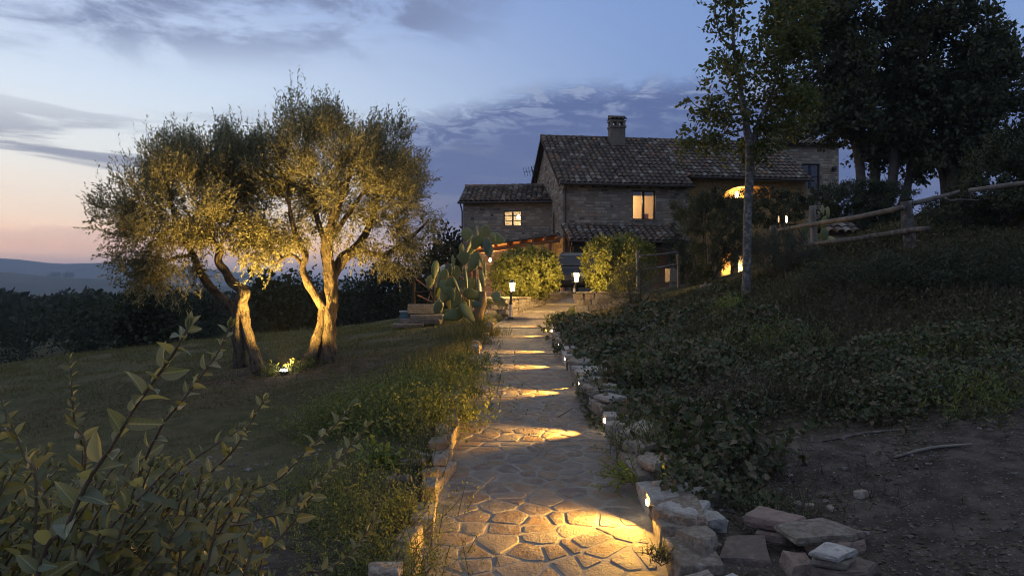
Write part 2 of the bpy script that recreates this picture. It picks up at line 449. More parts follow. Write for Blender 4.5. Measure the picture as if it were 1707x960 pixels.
# ------------------------------------------------------------------ distant hills
def hill(name, prof, Y0, Y1, mat, label, seed, base=-40):
    """a rounded ridge; prof = ridge height against azimuth pixel"""
    px = np.array([p[0] for p in prof], float); py = np.array([p[1] for p in prof], float)
    xs = np.linspace(px[0], px[-1], 150); ts = np.linspace(0, 1, 12); V = []
    for x in xs:
        Yr = .5 * (Y0 + Y1); zr = CAMZ - (np.interp(x, px, py) - 480) / FPX * Yr
        X = (x - 853.5) / FPX * Yr
        for t in ts:
            Y = Y0 + (Y1 - Y0) * t
            z = base + (zr - base) * math.sin(math.pi * t) ** .8 if 0 < t < 1 else base
            nn = mnoise.noise(Vector((X * .004 + seed, Y * .003, 0))) * 10 + mnoise.noise(Vector((X * .02 + seed, Y * .02, 3))) * 4
            V.append((X, Y, z + (nn * math.sin(math.pi * t) * Yr / 4500 * .8)))
    n = len(ts); i = np.arange(len(xs) - 1)[:, None] * n + np.arange(n - 1)[None, :]
    F = np.stack([i, i + n, i + n + 1, i + 1], -1).reshape(-1, 4)
    o = link(name, mesh(name, V, F), mat, smooth=True)
    return tag(o, label, 'hill', kind='structure')
rough_mat('hill_woodland', (.035, .045, .03), (.075, .075, .045), .012, bump=0, objvar=0)
hill('far_hill', [(-1400, 440), (-700, 424), (-200, 426), (0, 430), (60, 437), (110, 440), (200, 438), (330, 447), (460, 459), (600, 468), (750, 474), (1100, 470), (1900, 462)], 2100, 3300, MATS['hill_woodland'],
     'blue mountain ridge on the far horizon at left', 1)
hill('near_hill', [(-1200, 470), (-500, 452), (-150, 446), (0, 452), (70, 460), (200, 466), (300, 473), (420, 480), (600, 488)], 900, 1500, MATS['hill_woodland'],
     'lower dark wooded hill in front of the mountain ridge', 5)

# ================================================================== THE PATH
rough_mat('mortar', (.19, .17, .145), (.30, .275, .235), 4.0, bump=.7, bscale=45, bdist=.012, objvar=0)
m, nt = new_mat('flagstone')
co = objco(nt); rnd = nt.node('ShaderNodeObjectInfo').outputs['Random']
isl = nt.node('ShaderNodeNewGeometry').outputs['Random Per Island']
rr = nt.m('FRACT', nt.m('ADD', nt.m('MULTIPLY', rnd, 3.17), nt.m('MULTIPLY', isl, 5.3)))
body = nt.ramp(rr, [(0, (.175, .125, .095)), (.2, (.235, .165, .115)), (.38, (.205, .18, .16)), (.6, (.165, .13, .12)), (.76, (.26, .215, .165)), (.9, (.145, .132, .13))], 'CONSTANT')
n1 = nt.noise(co, 11, 5, .65); n2 = nt.noise(co, 55, 5, .7)
body = nt.mix(nt.smooth(n1, .40, .74), body, (.26, .23, .20))
at = nt.node('ShaderNodeAttribute', attribute_name='rim')
edge = nt.smooth(nt.m('ADD', at.outputs['Fac'], nt.m('MULTIPLY', nt.m('SUBTRACT', n1, .5), .9)), .55, .95)
colr = nt.mix(nt.m('MULTIPLY', edge, .6), body, (.285, .265, .235))
nrm = bumpn(nt, nt.m('ADD', nt.m('MULTIPLY', n1, 1.0), nt.m('MULTIPLY', n2, .55)), 1.0, .034)
out(nt, principled(nt, colr, .72, .3, 0, nrm))

ys = sorted(set(list(np.arange(2.2, 27.01, .1)) + [s - .004 for s in STEPS] + [s + .004 for s in STEPS]))
us = np.linspace(-PW - .05, PW + .05, 15); V = []
for Y in ys:
    for u in us: V.append((float(cx(Y)) + u, Y, float(zpath(Y)) + .004 + .003 * mnoise.noise(Vector((u * 5, Y * 5, 0)))))
i = np.arange(len(ys) - 1)[:, None] * 15 + np.arange(14)[None, :]
path = link('path', mesh('path', V, np.stack([i, i + 1, i + 16, i + 15], -1).reshape(-1, 4)), MATS['mortar'], smooth=False)
tag(path, 'stepped crazy-paved stone path climbing to the farmhouse', 'path', kind='structure')

def clip(poly, px_, py_, nx_, ny_):
    o = []; n = len(poly)
    for k in range(n):
        a, b = poly[k], poly[(k + 1) % n]
        da = (a[0] - px_) * nx_ + (a[1] - py_) * ny_; db = (b[0] - px_) * nx_ + (b[1] - py_) * ny_
        if da <= 0: o.append(a)
        if (da <= 0) != (db <= 0):
            t = da / (da - db); o.append((a[0] + (b[0] - a[0]) * t, a[1] + (b[1] - a[1]) * t))
    return o
def chaikin(p, f=.12):
    o = []
    for k in range(len(p)):
        a, b = p[k], p[(k + 1) % len(p)]
        o.append((a[0] * (1 - f) + b[0] * f, a[1] * (1 - f) + b[1] * f)); o.append((a[0] * f + b[0] * (1 - f), a[1] * f + b[1] * (1 - f)))
    return o
far_V, far_F, far_R = [], [], []
rs = random.Random(21)
segs = [2.6] + STEPS + [26.5]
for a, b in zip(segs[:-1], segs[1:]):
    nr = max(2, int(round((b - a) / .165))); pts = []
    for j in range(nr):
        nc = rs.choice([5, 5, 6, 6, 7, 8]); off = rs.random() * .5
        for c in range(nc):
            pts.append((-PW + (c + .5 + rs.uniform(-.42, .42) + (off - .25) * .6) * 2 * PW / nc, a + (j + .5 + rs.uniform(-.46, .46)) * (b - a) / nr))
    wts = [rs.uniform(0, .020) for _ in pts]
    for k, p in enumerate(pts):
        gap = rs.uniform(.004, .013)
        poly = [(-PW + .01, a + .005), (PW - .01, a + .005), (PW - .01, b - .012), (-PW + .01, b - .012)]
        for j, q in enumerate(pts):
            if j == k: continue
            ddx, ddy = q[0] - p[0], q[1] - p[1]; L = math.hypot(ddx, ddy)
            if L > 1.4 or L < 1e-6: continue
            nx_, ny_ = ddx / L, ddy / L; h = L / 2 + (wts[k] - wts[j]) / (2 * L) - gap
            poly = clip(poly, p[0] + nx_ * h, p[1] + ny_ * h, nx_, ny_)
            if len(poly) < 3: break
        if len(poly) < 3: continue
        A = .5 * abs(sum(poly[t][0] * poly[(t + 1) % len(poly)][1] - poly[(t + 1) % len(poly)][0] * poly[t][1] for t in range(len(poly))))
        if A < .0025: continue
        poly = chaikin(poly); poly = [(x + rs.uniform(-.006, .006), y + rs.uniform(-.005, .005)) for x, y in poly]
        c0 = (sum(q[0] for q in poly) / len(poly), sum(q[1] for q in poly) / len(poly)); n = len(poly)
        hh = rs.uniform(.004, .0085); tx, ty = rs.uniform(-.02, .02), rs.uniform(-.02, .02)
        VV, RR = [], []
        for sc_, dz_, rim in ((1.0, -.03, 1.0), (.985, hh - .003, 1.0), (.93, hh + .002, .9), (.62, hh + .004, .15)):
            for (x, y) in poly:
                X = c0[0] + (x - c0[0]) * sc_; Y = c0[1] + (y - c0[1]) * sc_; Y = min(max(Y, a + .004), b - .006)
                VV.append((X + float(cx(Y)), Y, float(zpath(Y)) + dz_ + (X - c0[0]) * tx + (Y - c0[1]) * ty)); RR.append(rim)
        VV.append((c0[0] + float(cx(c0[1])), c0[1], float(zpath(c0[1])) + hh + .005)); RR.append(0.0)
        FF = []
        for ring in range(3):
            for t in range(n): FF.append((ring * n + t, ring * n + (t + 1) % n, (ring + 1) * n + (t + 1) % n, (ring + 1) * n + t))
        for t in range(n): FF.append((3 * n + t, 3 * n + (t + 1) % n, 4 * n))
        if c0[1] < 8.2:
            me = mesh('flagstone', VV, FF); at_ = me.attributes.new('rim', 'FLOAT', 'POINT'); at_.data.foreach_set('value', RR)
            link('flagstone', me, MATS['flagstone'], path, smooth=False)
        else:
            k0 = len(far_V); far_V += VV; far_F += [tuple(q + k0 for q in f) for f in FF]; far_R += RR
me = mesh('distant_flagstones', far_V, far_F); at_ = me.attributes.new('rim', 'FLOAT', 'POINT'); at_.data.foreach_set('value', far_R)
tag(link('distant_flagstones', me, MATS['flagstone'], path), kind='stuff')

# ------------------------------------------------------------------ kerb walls of rough stone along both sides
rough_mat('limestone', (.25, .215, .17), (.36, .32, .265), 9, c3=(.21, .165, .125), bump=.9, bscale=24, bdist=.03, objvar=.22)
rough_mat('pale_limestone', (.36, .34, .315), (.48, .455, .42), 9, c3=(.33, .295, .255), bump=.9, bscale=24, bdist=.03, objvar=.15)
rough_mat('pink_sandstone', (.21, .15, .12), (.29, .215, .175), 9, c3=(.18, .145, .125), bump=.9, bscale=24, bdist=.025, objvar=.18)
def stone(name, c, size, rotz=0, tilt=(0, 0), mat='limestone', parent=None, seed=0, rough=.22):
    rn = random.Random(seed)
    me = rock_mesh(name, *size, rn, rough)
    o = link(name, me, MATS[mat])
    if c[1] < 8.5 and max(size) > .12: roughen(me, .010, 2, seed * .37)
    mtx = Matrix.Translation(c) @ Matrix.Rotation(rotz, 4, 'Z') @ Matrix.Rotation(tilt[0], 4, 'X') @ Matrix.Rotation(tilt[1], 4, 'Y')
    me.transform(mtx)
    if parent: attach(o, parent)
    return o
def slab(name, c, size, rotz, tilt, mat, seed, parent=None):
    """broken flat stone: an irregular outline with ragged edges"""
    rn = random.Random(seed); n = rn.randint(4, 6); V = []; F = []
    ang = sorted((k + rn.uniform(-.3, .3)) / n * 2 * math.pi for k in range(n)); rr = [rn.uniform(.78, 1.22) for _ in range(n)]
    ring = []
    for k in range(n):                                           # split every side once so that edges are not straight
        for f in (0, .5):
            a0, a1 = ang[k], ang[(k + 1) % n] + (2 * math.pi if k == n - 1 else 0); p0 = (math.cos(a0) * rr[k], math.sin(a0) * rr[k]); p1 = (math.cos(a1) * rr[(k + 1) % n], math.sin(a1) * rr[(k + 1) % n])
            ring.append((p0[0] * (1 - f) + p1[0] * f + rn.uniform(-.05, .05) * (f > 0), p0[1] * (1 - f) + p1[1] * f + rn.uniform(-.05, .05) * (f > 0)))
    m_ = len(ring)
    for sc_, z in ((.93, 0), (1.0, .35), (.98, .82), (.93, 1.0), (.5, 1.03)):
        for (x, y) in ring: V.append((x * size[0] * .58 * sc_ * (1 + rn.uniform(-.025, .025)), y * size[1] * .58 * sc_ * (1 + rn.uniform(-.025, .025)), size[2] * (z + (rn.uniform(-.08, .08) if z else 0) + x * .12)))
    for q in range(4):
        for t in range(m_): F.append((q * m_ + t, q * m_ + (t + 1) % m_, (q + 1) * m_ + (t + 1) % m_, (q + 1) * m_ + t))
    F.append(tuple(range(4 * m_, 5 * m_))); F.append(tuple(range(m_ - 1, -1, -1)))
    me = mesh(name, V, F)
    if c[1] < 8.5: roughen(me, .007, 2, seed * .37)
    me.transform(Matrix.Translation(c) @ Matrix.Rotation(rotz, 4, 'Z') @ Matrix.Rotation(tilt[0], 4, 'X') @ Matrix.Rotation(tilt[1], 4, 'Y'))
    return link(name, me, MATS[mat], parent)
LAMPS = [5.10, 7.30, 9.50, 11.80, 13.75, 16.95, 18.95]
kl = empty('kerb_wall', (-.6, 4, -.1), 'low kerb wall of rough stones along the left edge of the path', 'wall')
kr = empty('kerb_wall', (1.0, 4, -.1), 'low kerb wall of pale flat stones along the right edge of the path', 'wall')
rk = random.Random(5); sd_ = 100
Y = 3.0
while Y < 19.0:                                              # left
    L = rk.uniform(.20, .52); h = rk.uniform(.09, .20); wd = rk.uniform(.13, .24); yc = Y + L / 2; sd_ += 1
    ang = math.atan2(float(cx(Y + L) - cx(Y)), L)
    if not (10.4 < Y < 11.2 or 8.2 < Y < 8.5 or 12.2 < Y < 13.3 or 14.4 < Y < 16.4):
        stone('wall_stone', (float(cx(yc)) - PW - wd / 2 + rk.uniform(-.045, .02), yc, float(zpath(yc)) - .06), (wd, L * 1.1, h + .06), -ang + rk.uniform(-.22, .22),
              (rk.uniform(-.06, .06), rk.uniform(-.05, .1)), 'limestone', kl, sd_, .30)
        if Y < 9 and rk.random() < .75:                      # a second, thinner course on top
            stone('wall_stone', (float(cx(yc)) - PW - wd * .55 + rk.uniform(-.04, 0), yc + rk.uniform(-.08, .08), float(zpath(yc)) - .01 + h * .9), (wd * .95, L * .8, rk.uniform(.05, .09)),
                  rk.uniform(-.2, .2), (rk.uniform(-.08, .08), rk.uniform(-.08, .08)), 'limestone', kl, sd_ + 5000, .42)
        if Y < 7.5 and rk.random() < .5:
            stone('wall_stone', (float(cx(yc)) - PW - wd - rk.uniform(.06, .12), yc, float(zpath(yc)) + .0), (rk.uniform(.15, .24), L * .8, h * .8), rk.uniform(-.4, .4),
                  (rk.uniform(-.15, .15), rk.uniform(-.2, .2)), 'limestone', kl, sd_ + 7000, .3)
    Y += L
Y = 3.2
while Y < 19.4:                                              # right
    L = rk.uniform(.34, .62); h = rk.uniform(.17, .23); wd = rk.uniform(.20, .34); yc = Y + L / 2; sd_ += 1
    # keep a gap in front of each light so that it shines out between two stones
    for ly in LAMPS:
        if Y < ly + .05 and Y + L > ly - .05:
            if ly - .05 - Y > .18: L = ly - .05 - Y
            else: Y = ly + .05
            yc = Y + L / 2
    stone('wall_stone', (float(cx(yc)) + PW + wd / 2 + rk.uniform(-.01, .03), yc, float(zpath(yc)) - .06), (wd, L * 1.0, h + .05), rk.uniform(-.1, .1),
          (rk.uniform(-.05, .05), rk.uniform(-.08, .05)), rk.choice(['limestone', 'limestone', 'pale_limestone']), kr, sd_, .28)
    if Y < 14 and rk.random() < .8:
        slab('wall_stone', (float(cx(yc)) + PW + wd * .6 + rk.uniform(.02, .08), yc, float(zpath(yc)) + h - .02), (wd * 1.25, L * 1.05, rk.uniform(.045, .08)), rk.uniform(-.3, .3),
             (rk.uniform(-.06, .06), rk.uniform(-.02, .10)), rk.choice(['limestone', 'pale_limestone']), sd_ + 9000, kr)
    if Y < 12 and rk.random() < .6:
        stone('wall_stone', (float(cx(yc)) + PW + wd + rk.uniform(.05, .14), yc + rk.uniform(-.05, .1), float(zpath(yc)) - .0), (rk.uniform(.2, .32), L * .8, h * .85), rk.uniform(-.4, .4),
              (rk.uniform(-.12, .12), rk.uniform(-.12, .12)), 'pale_limestone', kr, sd_ + 3000, .42)
    Y += L
for ly in LAMPS:                                             # a thin lintel stone over each recessed light
    stone('wall_stone', (float(cx(ly)) + PW + .13, ly, float(zpath(ly)) + .155), (.24, .30, .055), rk.uniform(-.1, .1), (0, -.03), 'pale_limestone', kr, int(ly * 90), .2)
# nearest, larger slabs of the right-hand kerb
for c, s_, rz, mt in [((1120, 868, 4.9), (.30, .58, .09), .12, 'limestone'), ((1150, 948, 4.4), (.26, .30, .10), -.3, 'limestone'), ((1165, 890, 4.75), (.20, .22, .07), .5, 'pale_limestone')]:
    p = P(*c); slab('wall_stone', (p.x + .05, p.y, float(zpath(p.y)) + .13), s_, rz, (.05, -.06), mt, int(c[0]), kr)

# ------------------------------------------------------------------ recessed path lights
WARM = (1.0, .51, .085)
plain_mat('lamp_metal', (.06, .06, .055), .45, .5, .6)
emit_mat('path_lens', (1.0, .78, .45), 60)
ORD = ['nearest recessed light low in the right kerb of the path', 'second nearest recessed light in the right kerb', 'third recessed light up the path in the right kerb',
       'fourth recessed light up the path in the right kerb', 'fifth recessed light up the path in the right kerb', 'second farthest recessed light in the right kerb', 'farthest recessed light in the right kerb by the weeds']
PATH_W = [260, 400, 400, 380, 380, 330, 200]
for i, ly in enumerate(LAMPS):
    x = float(cx(ly)) + PW + .02; z = float(zpath(ly)) + .135
    t = empty('recessed_path_light', (x, ly, z), ORD[i], 'light', 'lights recessed in the kerb of the path')
    mb = MB(); mb.box((x + .028, ly, z), (.05, .075, .075)); mb.build('housing', MATS['lamp_metal'], t)
    mb = MB(); mb.tube([(x + .002, ly, z), (x - .008, ly, z)], [.024, .021], 12); mb.build('lens', MATS['path_lens'], t)
    lamp('bulb', 'SPOT', (x - .05, ly, z), PATH_W[i], WARM, t, (-1, -.16, .0) if i == 0 else (-1, -.06, -.05), spot_size=R(74 if i == 0 else 62), spot_blend=1.0, shadow_soft_size=.012)
    if i == 0: lamp('added_shrub_light', 'AREA', (x - .05, ly, z), 40, WARM, t, (-1, -.85, .75), shape='DISK', size=.045)  # extra light added to the nearest fixture, turned to brighten the near shrub

# ================================================================== FOLIAGE TOOLS
# leaf templates in (across, along, up), length 1, and their faces
TPL = {
    'rhomb': ([(0, 0, 0), (.5, .45, .05), (0, 1, -.04), (-.5, .45, .05)], [(0, 1, 2, 3)]),
    'fold': ([(0, 0, 0), (.42, .32, .06), (.36, .66, .04), (0, 1, -.08), (-.36, .66, .04), (-.42, .32, .06), (0, .5, -.03)],
             [(0, 1, 6), (1, 2, 6), (2, 3, 6), (3, 4, 6), (4, 5, 6), (5, 0, 6)]),
    'ivy': ([(0, 0, 0), (.30, -.12, .02), (.52, .20, .05), (.30, .42, 0), (.34, .66, .04), (0, 1, -.06), (-.34, .66, .04), (-.30, .42, 0), (-.52, .20, .05), (-.30, -.12, .02), (0, .38, -.04)],
            [(i, i + 1, 10) for i in range(9)] + [(9, 0, 10)]),
    'blade': ([(-.5, 0, 0), (.5, 0, 0), (.32, .55, .06), (0, 1, .22), (-.32, .55, .06)], [(0, 1, 2, 4), (2, 3, 4)]),
    'tri': ([(-.5, 0, 0), (.5, 0, 0), (0, 1, .15)], [(0, 1, 2)]),
}
def nrmz(v): return v / np.maximum(np.linalg.norm(v, axis=1, keepdims=True), 1e-9)
def leaf_arrays(kind, B, D, N, L, W):
    """B base points, D directions, N rough normals, L lengths, W widths"""
    T, F = TPL[kind]; T = np.array(T, float); n = len(B); k = len(T)
    D = nrmz(D); S = nrmz(np.cross(D, N)); U = np.cross(S, D)
    L = np.broadcast_to(L, n)[:, None, None]; W = np.broadcast_to(W, n)[:, None, None]
    V = B[:, None, :] + D[:, None, :] * (T[:, 1][None, :, None] * L) + S[:, None, :] * (T[:, 0][None, :, None] * W) + U[:, None, :] * (T[:, 2][None, :, None] * L)
    V = V.reshape(-1, 3); offs = (np.arange(n) * k)[:, None]
    fl = []
    if len(set(len(f) for f in F)) == 1:
        Fa = np.array(F); fl = (offs[:, :, None] + Fa[None]).reshape(-1, Fa.shape[1]); return V, fl
    for f in F: fl += (offs + np.array(f)[None]).tolist()
    return V, fl
def rvec(n, rng=RNG): return nrmz(rng.normal(size=(n, 3)))
def leafy(name, kind, B, D, N, L, W, mat, parent=None, smooth=False):
    V, F = leaf_arrays(kind, B, D, N, L, W)
    return link(name, mesh(name, V, F), mat, parent, smooth)

def shoots(starts, dirs, length, per, spread=.9, rng=RNG, gauss=.02, droop=0.0):
    """leaves set along short shoots: returns base points, directions and normals"""
    n = len(starts); Lh = np.broadcast_to(length, n)
    t = (np.arange(per) + .3)[None, :] / per
    pos = starts[:, None, :] + dirs[:, None, :] * (Lh[:, None] * t)[..., None]
    pos[..., 2] -= droop * (t * t) * Lh[:, None]
    pos = pos.reshape(-1, 3) + rng.normal(size=(n * per, 3)) * gauss
    d = np.repeat(dirs, per, axis=0); side = rvec(n * per, rng)
    D = nrmz(d * (1 - .35 * spread) + side * spread); N = nrmz(rvec(n * per, rng) + np.array([0, 0, .5]))
    return pos, D, N

class Skeleton:
    def __init__(s): s.nodes = []; s.rad = []; s.tubes = []
    def limb(s, pts, rads, per=5, n=10, **kw):
        """pts: points; rads: radii at those points"""
        q = spline([(*p, r) for p, r in zip(pts, rads)], per)
        P_ = [Vector(a[:3]) for a in q]; r_ = [max(a[3], .003) for a in q]
        s.tubes.append((P_, r_, n, kw)); s.nodes += [np.array(p) for p in P_]; s.rad += r_
        return P_
    def grow(s, targets, rng, maxlen=9, up=.25, thin=.006, n=4, keep=None):
        """connect each target to the nearest node of the tree by a bent twig"""
        start = 0; N = np.array(s.nodes); order = np.argsort([np.min(np.linalg.norm(N - t, axis=1)) for t in targets])
        for k in order:
            t = targets[k]; N = np.array(s.nodes); d = np.linalg.norm(N - t, axis=1) + np.maximum(0, N[:, 2] - t[2]) * .8
            j = int(np.argmin(d)); a = N[j]; L = np.linalg.norm(t - a)
            if L < .05 or L > maxlen: continue
            r0 = min(s.rad[j] * .7, thin + L * .014); mid = (a + t) / 2 + rng.normal(size=3) * L * .10 + np.array([0, 0, up * L * .3])
            m2 = a * .75 + mid * .25 + rng.normal(size=3) * L * .04
            q = spline([a, m2, mid, t], 2); rr = np.linspace(r0, max(r0 * .25, .003), len(q))
            s.tubes.append(([Vector(p) for p in q], list(rr), n, {})); s.nodes += list(q); s.rad += list(rr)
    def build(s, name, mat, parent, smooth=True):
        mb = MB()
        for k, (p, r, n, kw) in enumerate(s.tubes): mb.tube(p, r, n, True, **kw)
        return mb.build(name, mat, parent, smooth)

def blob_points(blobs, n, rng, shell=0.0):
    """points inside a set of ellipsoids (centre, radii), more of them near the skin for shell > 0"""
    vol = np.array([b[1][0] * b[1][1] * b[1][2] for b in blobs]); c = rng.choice(len(blobs), n, p=vol / vol.sum())
    d = rvec(n, rng); r = rng.random(n) ** (1 / (3 + shell * 6))
    C = np.array([b[0] for b in blobs])[c]; Rr = np.array([b[1] for b in blobs])[c]
    return C + d * r[:, None] * Rr, C

# ------------------------------------------------------------------ materials for plants
rough_mat('olive_bark', (.10, .08, .058), (.22, .18, .13), 6, c3=(.055, .045, .036), bump=1.0, bscale=20, bdist=.14, objvar=.05, stretch=(1, 1, .4))
rough_mat('grey_bark', (.20, .19, .17), (.34, .32, .29), 5, c3=(.12, .11, .10), bump=.8, bscale=18, bdist=.03, objvar=.05)
rough_mat('dark_bark', (.07, .06, .05), (.12, .10, .085), 4, bump=.8, bscale=14, bdist=.04, objvar=.1)
leaf_mat('olive_leaf', (.095, .100, .055), (.175, .175, .095), .32, back=(.27, .27, .19), rough=.5)
leaf_mat('oak_leaf', (.050, .066, .036), (.090, .105, .055), .22, rough=.6)
leaf_mat('young_tree_leaf', (.060, .085, .028), (.115, .135, .045), .35, rough=.5, c3=(.19, .16, .05), p3=.86)
leaf_mat('far_leaf', (.030, .040, .026), (.055, .064, .038), .15, rough=.8, spec=.1)
leaf_mat('bush_leaf', (.14, .155, .035), (.24, .245, .060), .28, rough=.45)
leaf_mat('hedge_leaf', (.030, .042, .022), (.055, .070, .035), .2, rough=.6)
leaf_mat('grey_shrub_leaf', (.060, .070, .052), (.10, .11, .085), .2, rough=.7)
leaf_mat('ivy_leaf', (.034, .048, .022), (.090, .105, .042), .18, rough=.5, spec=.3, c3=(.15, .115, .07), p3=.72)
leaf_mat('bank_leaf', (.050, .058, .030), (.11, .105, .058), .2, rough=.8, spec=.1, c3=(.15, .125, .085), p3=.75)
leaf_mat('weed_leaf', (.095, .125, .032), (.20, .22, .065), .3, rough=.6)
leaf_mat('bright_leaf', (.13, .19, .035), (.20, .25, .06), .35, rough=.5)
leaf_mat('dry_leaf', (.085, .070, .050), (.17, .14, .10), .15, rough=.8, spec=.1)
leaf_mat('grass_blade', (.065, .080, .028), (.120, .125, .048), .25, rough=.7, spec=.15, c3=(.19, .165, .09), p3=.72)
leaf_mat('dry_grass', (.105, .092, .050), (.17, .145, .085), .2, rough=.8, spec=.1)

# ================================================================== THE TWO OLIVE TREES
def olive(name, label, base, limbs, blobs, n_t, n_s, seed):
    rng = np.random.default_rng(seed)
    t = empty(name, base, label, 'tree', 'olive trees lit from below')
    sk = Skeleton()
    for k, (pts, rads, kw) in enumerate(limbs): sk.limb([P(*p) for p in pts], rads, 10 if k < 3 else 6, 26 if k < 3 else 10, **kw)
    blobs = [(c_, r_ * .88) for c_, r_ in blobs]
    tg, _ = blob_points(blobs, n_t, rng, .15)
    sk.grow(tg, rng, 4.0, .25, .007)
    sk.build('trunk', MATS['olive_bark'], t)
    # shoots start on the thinner wood
    N = np.array(sk.nodes); rad = np.array(sk.rad); thin = N[rad < .022]
    lo = min(b[0][2] - b[1][2] for b in blobs); hi = max(b[0][2] + b[1][2] for b in blobs)
    st = thin[rng.integers(0, len(thin), n_s)] + rng.normal(size=(n_s, 3)) * .10
    cen = np.mean([b[0] for b in blobs], axis=0)
    outw = nrmz(st - cen); h = np.clip((st[:, 2] - lo) / (hi - lo), 0, 1)
    d = nrmz(outw * .55 + rvec(n_s, rng) * .55 + np.array([0, 0, 1.0])[None] * (h * 1.25 - .15)[:, None])
    tall = (h > .55) & (rng.random(n_s) < .30); d[tall] = nrmz(d[tall] * .35 + np.array([0, 0, 1.0])); Lh = rng.uniform(.16, .34, n_s) * (1 + 1.15 * tall * rng.random(n_s))
    B, D, Nn = shoots(st, d, Lh, 12, .62, rng, .010)
    L = rng.uniform(.050, .082, len(B))
    leafy('crown', 'rhomb', B, D, Nn, L, L * rng.uniform(.24, .34, len(B)), MATS['olive_leaf'], t)
    return t
def bl(px, py, Y, rx, ry, rz): c = P(px, py, Y); return (np.array(c), np.array([rx * Y / FPX, ry, rz * Y / FPX]))
OR = dict(wob=.35, ridge=.10)
olive('olive_tree', 'olive tree with thick forked trunk, right one of the lit pair', P(533, 606, 13.3), [
    ([(548, 612, 13.35), (546, 585, 13.3), (547, 550, 13.3), (548, 515, 13.3), (550, 485, 13.3), (549, 450, 13.25), (546, 412, 13.2), (556, 365, 13.1), (575, 315, 13.0), (590, 262, 13.0)],
     [.22, .17, .145, .14, .13, .11, .10, .075, .05, .025], OR),
    ([(509, 611, 13.1), (518, 592, 13.12), (528, 568, 13.18), (535, 540, 13.25), (540, 510, 13.3), (546, 480, 13.3)], [.13, .09, .08, .085, .09, .08], OR),
    ([(551, 470, 13.3), (560, 450, 13.35), (572, 433, 13.4), (592, 413, 13.5), (610, 388, 13.6), (628, 340, 13.7), (640, 290, 13.8)], [.11, .105, .095, .085, .06, .04, .02], OR),
    ([(592, 413, 13.5), (615, 421, 13.4), (640, 424, 13.3), (665, 410, 13.2), (690, 392, 13.1), (712, 370, 13.0)], [.06, .05, .045, .038, .03, .016], dict(wob=.25)),
    ([(540, 512, 13.25), (524, 490, 13.1), (512, 468, 13.0), (504, 447, 12.95), (508, 425, 12.9), (492, 392, 12.8), (482, 340, 12.7), (478, 280, 12.7)], [.085, .075, .07, .065, .06, .048, .03, .016], OR),
    ([(504, 440, 12.95), (490, 426, 12.9), (476, 428, 12.85), (460, 437, 12.8), (440, 436, 12.75), (418, 432, 12.7)], [.04, .03, .026, .022, .018, .010], dict(wob=.2)),
    ([(470, 429, 12.85), (455, 412, 12.8), (444, 392, 12.75), (438, 370, 12.7), (446, 335, 12.7)], [.024, .02, .018, .015, .010], dict(wob=.2)),
    ([(546, 412, 13.2), (530, 370, 13.3), (520, 320, 13.5), (512, 260, 13.6), (505, 200, 13.7)], [.06, .05, .04, .03, .015], dict(wob=.2)),
    ([(552, 400, 13.2), (585, 350, 12.9), (615, 310, 12.7), (650, 275, 12.6)], [.05, .04, .03, .015], dict(wob=.2)),
], [bl(510, 265, 13.3, 105, 1.7, 95), bl(600, 290, 13.3, 110, 1.7, 100), bl(500, 222, 13.4, 62, 1.1, 50), bl(582, 232, 13.3, 50, 1.0, 55), bl(668, 335, 13.3, 72, 1.3, 95), bl(640, 245, 13.4, 42, 1.0, 45),
    bl(445, 345, 12.9, 62, 1.2, 75), bl(425, 285, 13.2, 55, .9, 60), bl(440, 400, 12.9, 60, .8, 40), bl(655, 420, 13.2, 55, .8, 30), bl(560, 380, 13.2, 110, 1.2, 50)], 215, 7600, 11)
olive('olive_tree', 'leaning olive tree with split trunk, left one of the lit pair', P(415, 614, 12.9), [
    ([(434, 618, 12.8), (424, 590, 12.82), (414, 560, 12.86), (405, 528, 12.9), (401, 505, 12.9), (407, 492, 12.9), (404, 485, 12.9), (386, 470, 12.95), (376, 452, 13.0), (364, 435, 13.0), (367, 414, 13.0), (352, 395, 13.0), (345, 345, 13.0), (330, 290, 13.0)],
     [.13, .10, .09, .10, .11, .10, .09, .075, .07, .062, .055, .045, .03, .016], OR),
    ([(402, 612, 12.95), (399, 580, 12.93), (397, 548, 12.9), (399, 515, 12.9), (404, 494, 12.9)], [.12, .10, .095, .10, .08], OR),
    ([(402, 530, 12.95), (390, 514, 13.1), (366, 494, 13.25), (346, 474, 13.4), (332, 450, 13.5), (322, 425, 13.6), (300, 385, 13.7), (282, 330, 13.8), (270, 280, 13.8)], [.09, .085, .08, .072, .06, .05, .04, .028, .015], OR),
    ([(352, 400, 13.0), (330, 400, 12.9), (308, 406, 12.8), (280, 402, 12.7), (250, 390, 12.6), (220, 385, 12.5)], [.038, .034, .03, .025, .02, .010], dict(wob=.2)),
    ([(322, 425, 13.6), (290, 430, 13.4), (260, 445, 13.2), (230, 450, 13.0)], [.035, .03, .022, .010], dict(wob=.2)),
    ([(366, 413, 13.0), (385, 375, 12.8), (395, 330, 12.7), (392, 280, 12.7)], [.035, .03, .022, .010], dict(wob=.2)),
], [bl(305, 325, 13.1, 112, 1.5, 88), bl(265, 385, 13.0, 98, 1.4, 85), bl(242, 420, 12.9, 50, .9, 70), bl(290, 455, 13.1, 85, 1.0, 55), bl(240, 315, 13.2, 48, .9, 46), bl(355, 300, 13.0, 75, 1.2, 65),
    bl(385, 350, 12.8, 55, 1.2, 70), bl(385, 260, 13.0, 45, .9, 50), bl(400, 400, 12.8, 50, .8, 40), bl(290, 262, 13.2, 40, .7, 36), bl(395, 290, 13.0, 48, .9, 55)], 200, 7000, 12)

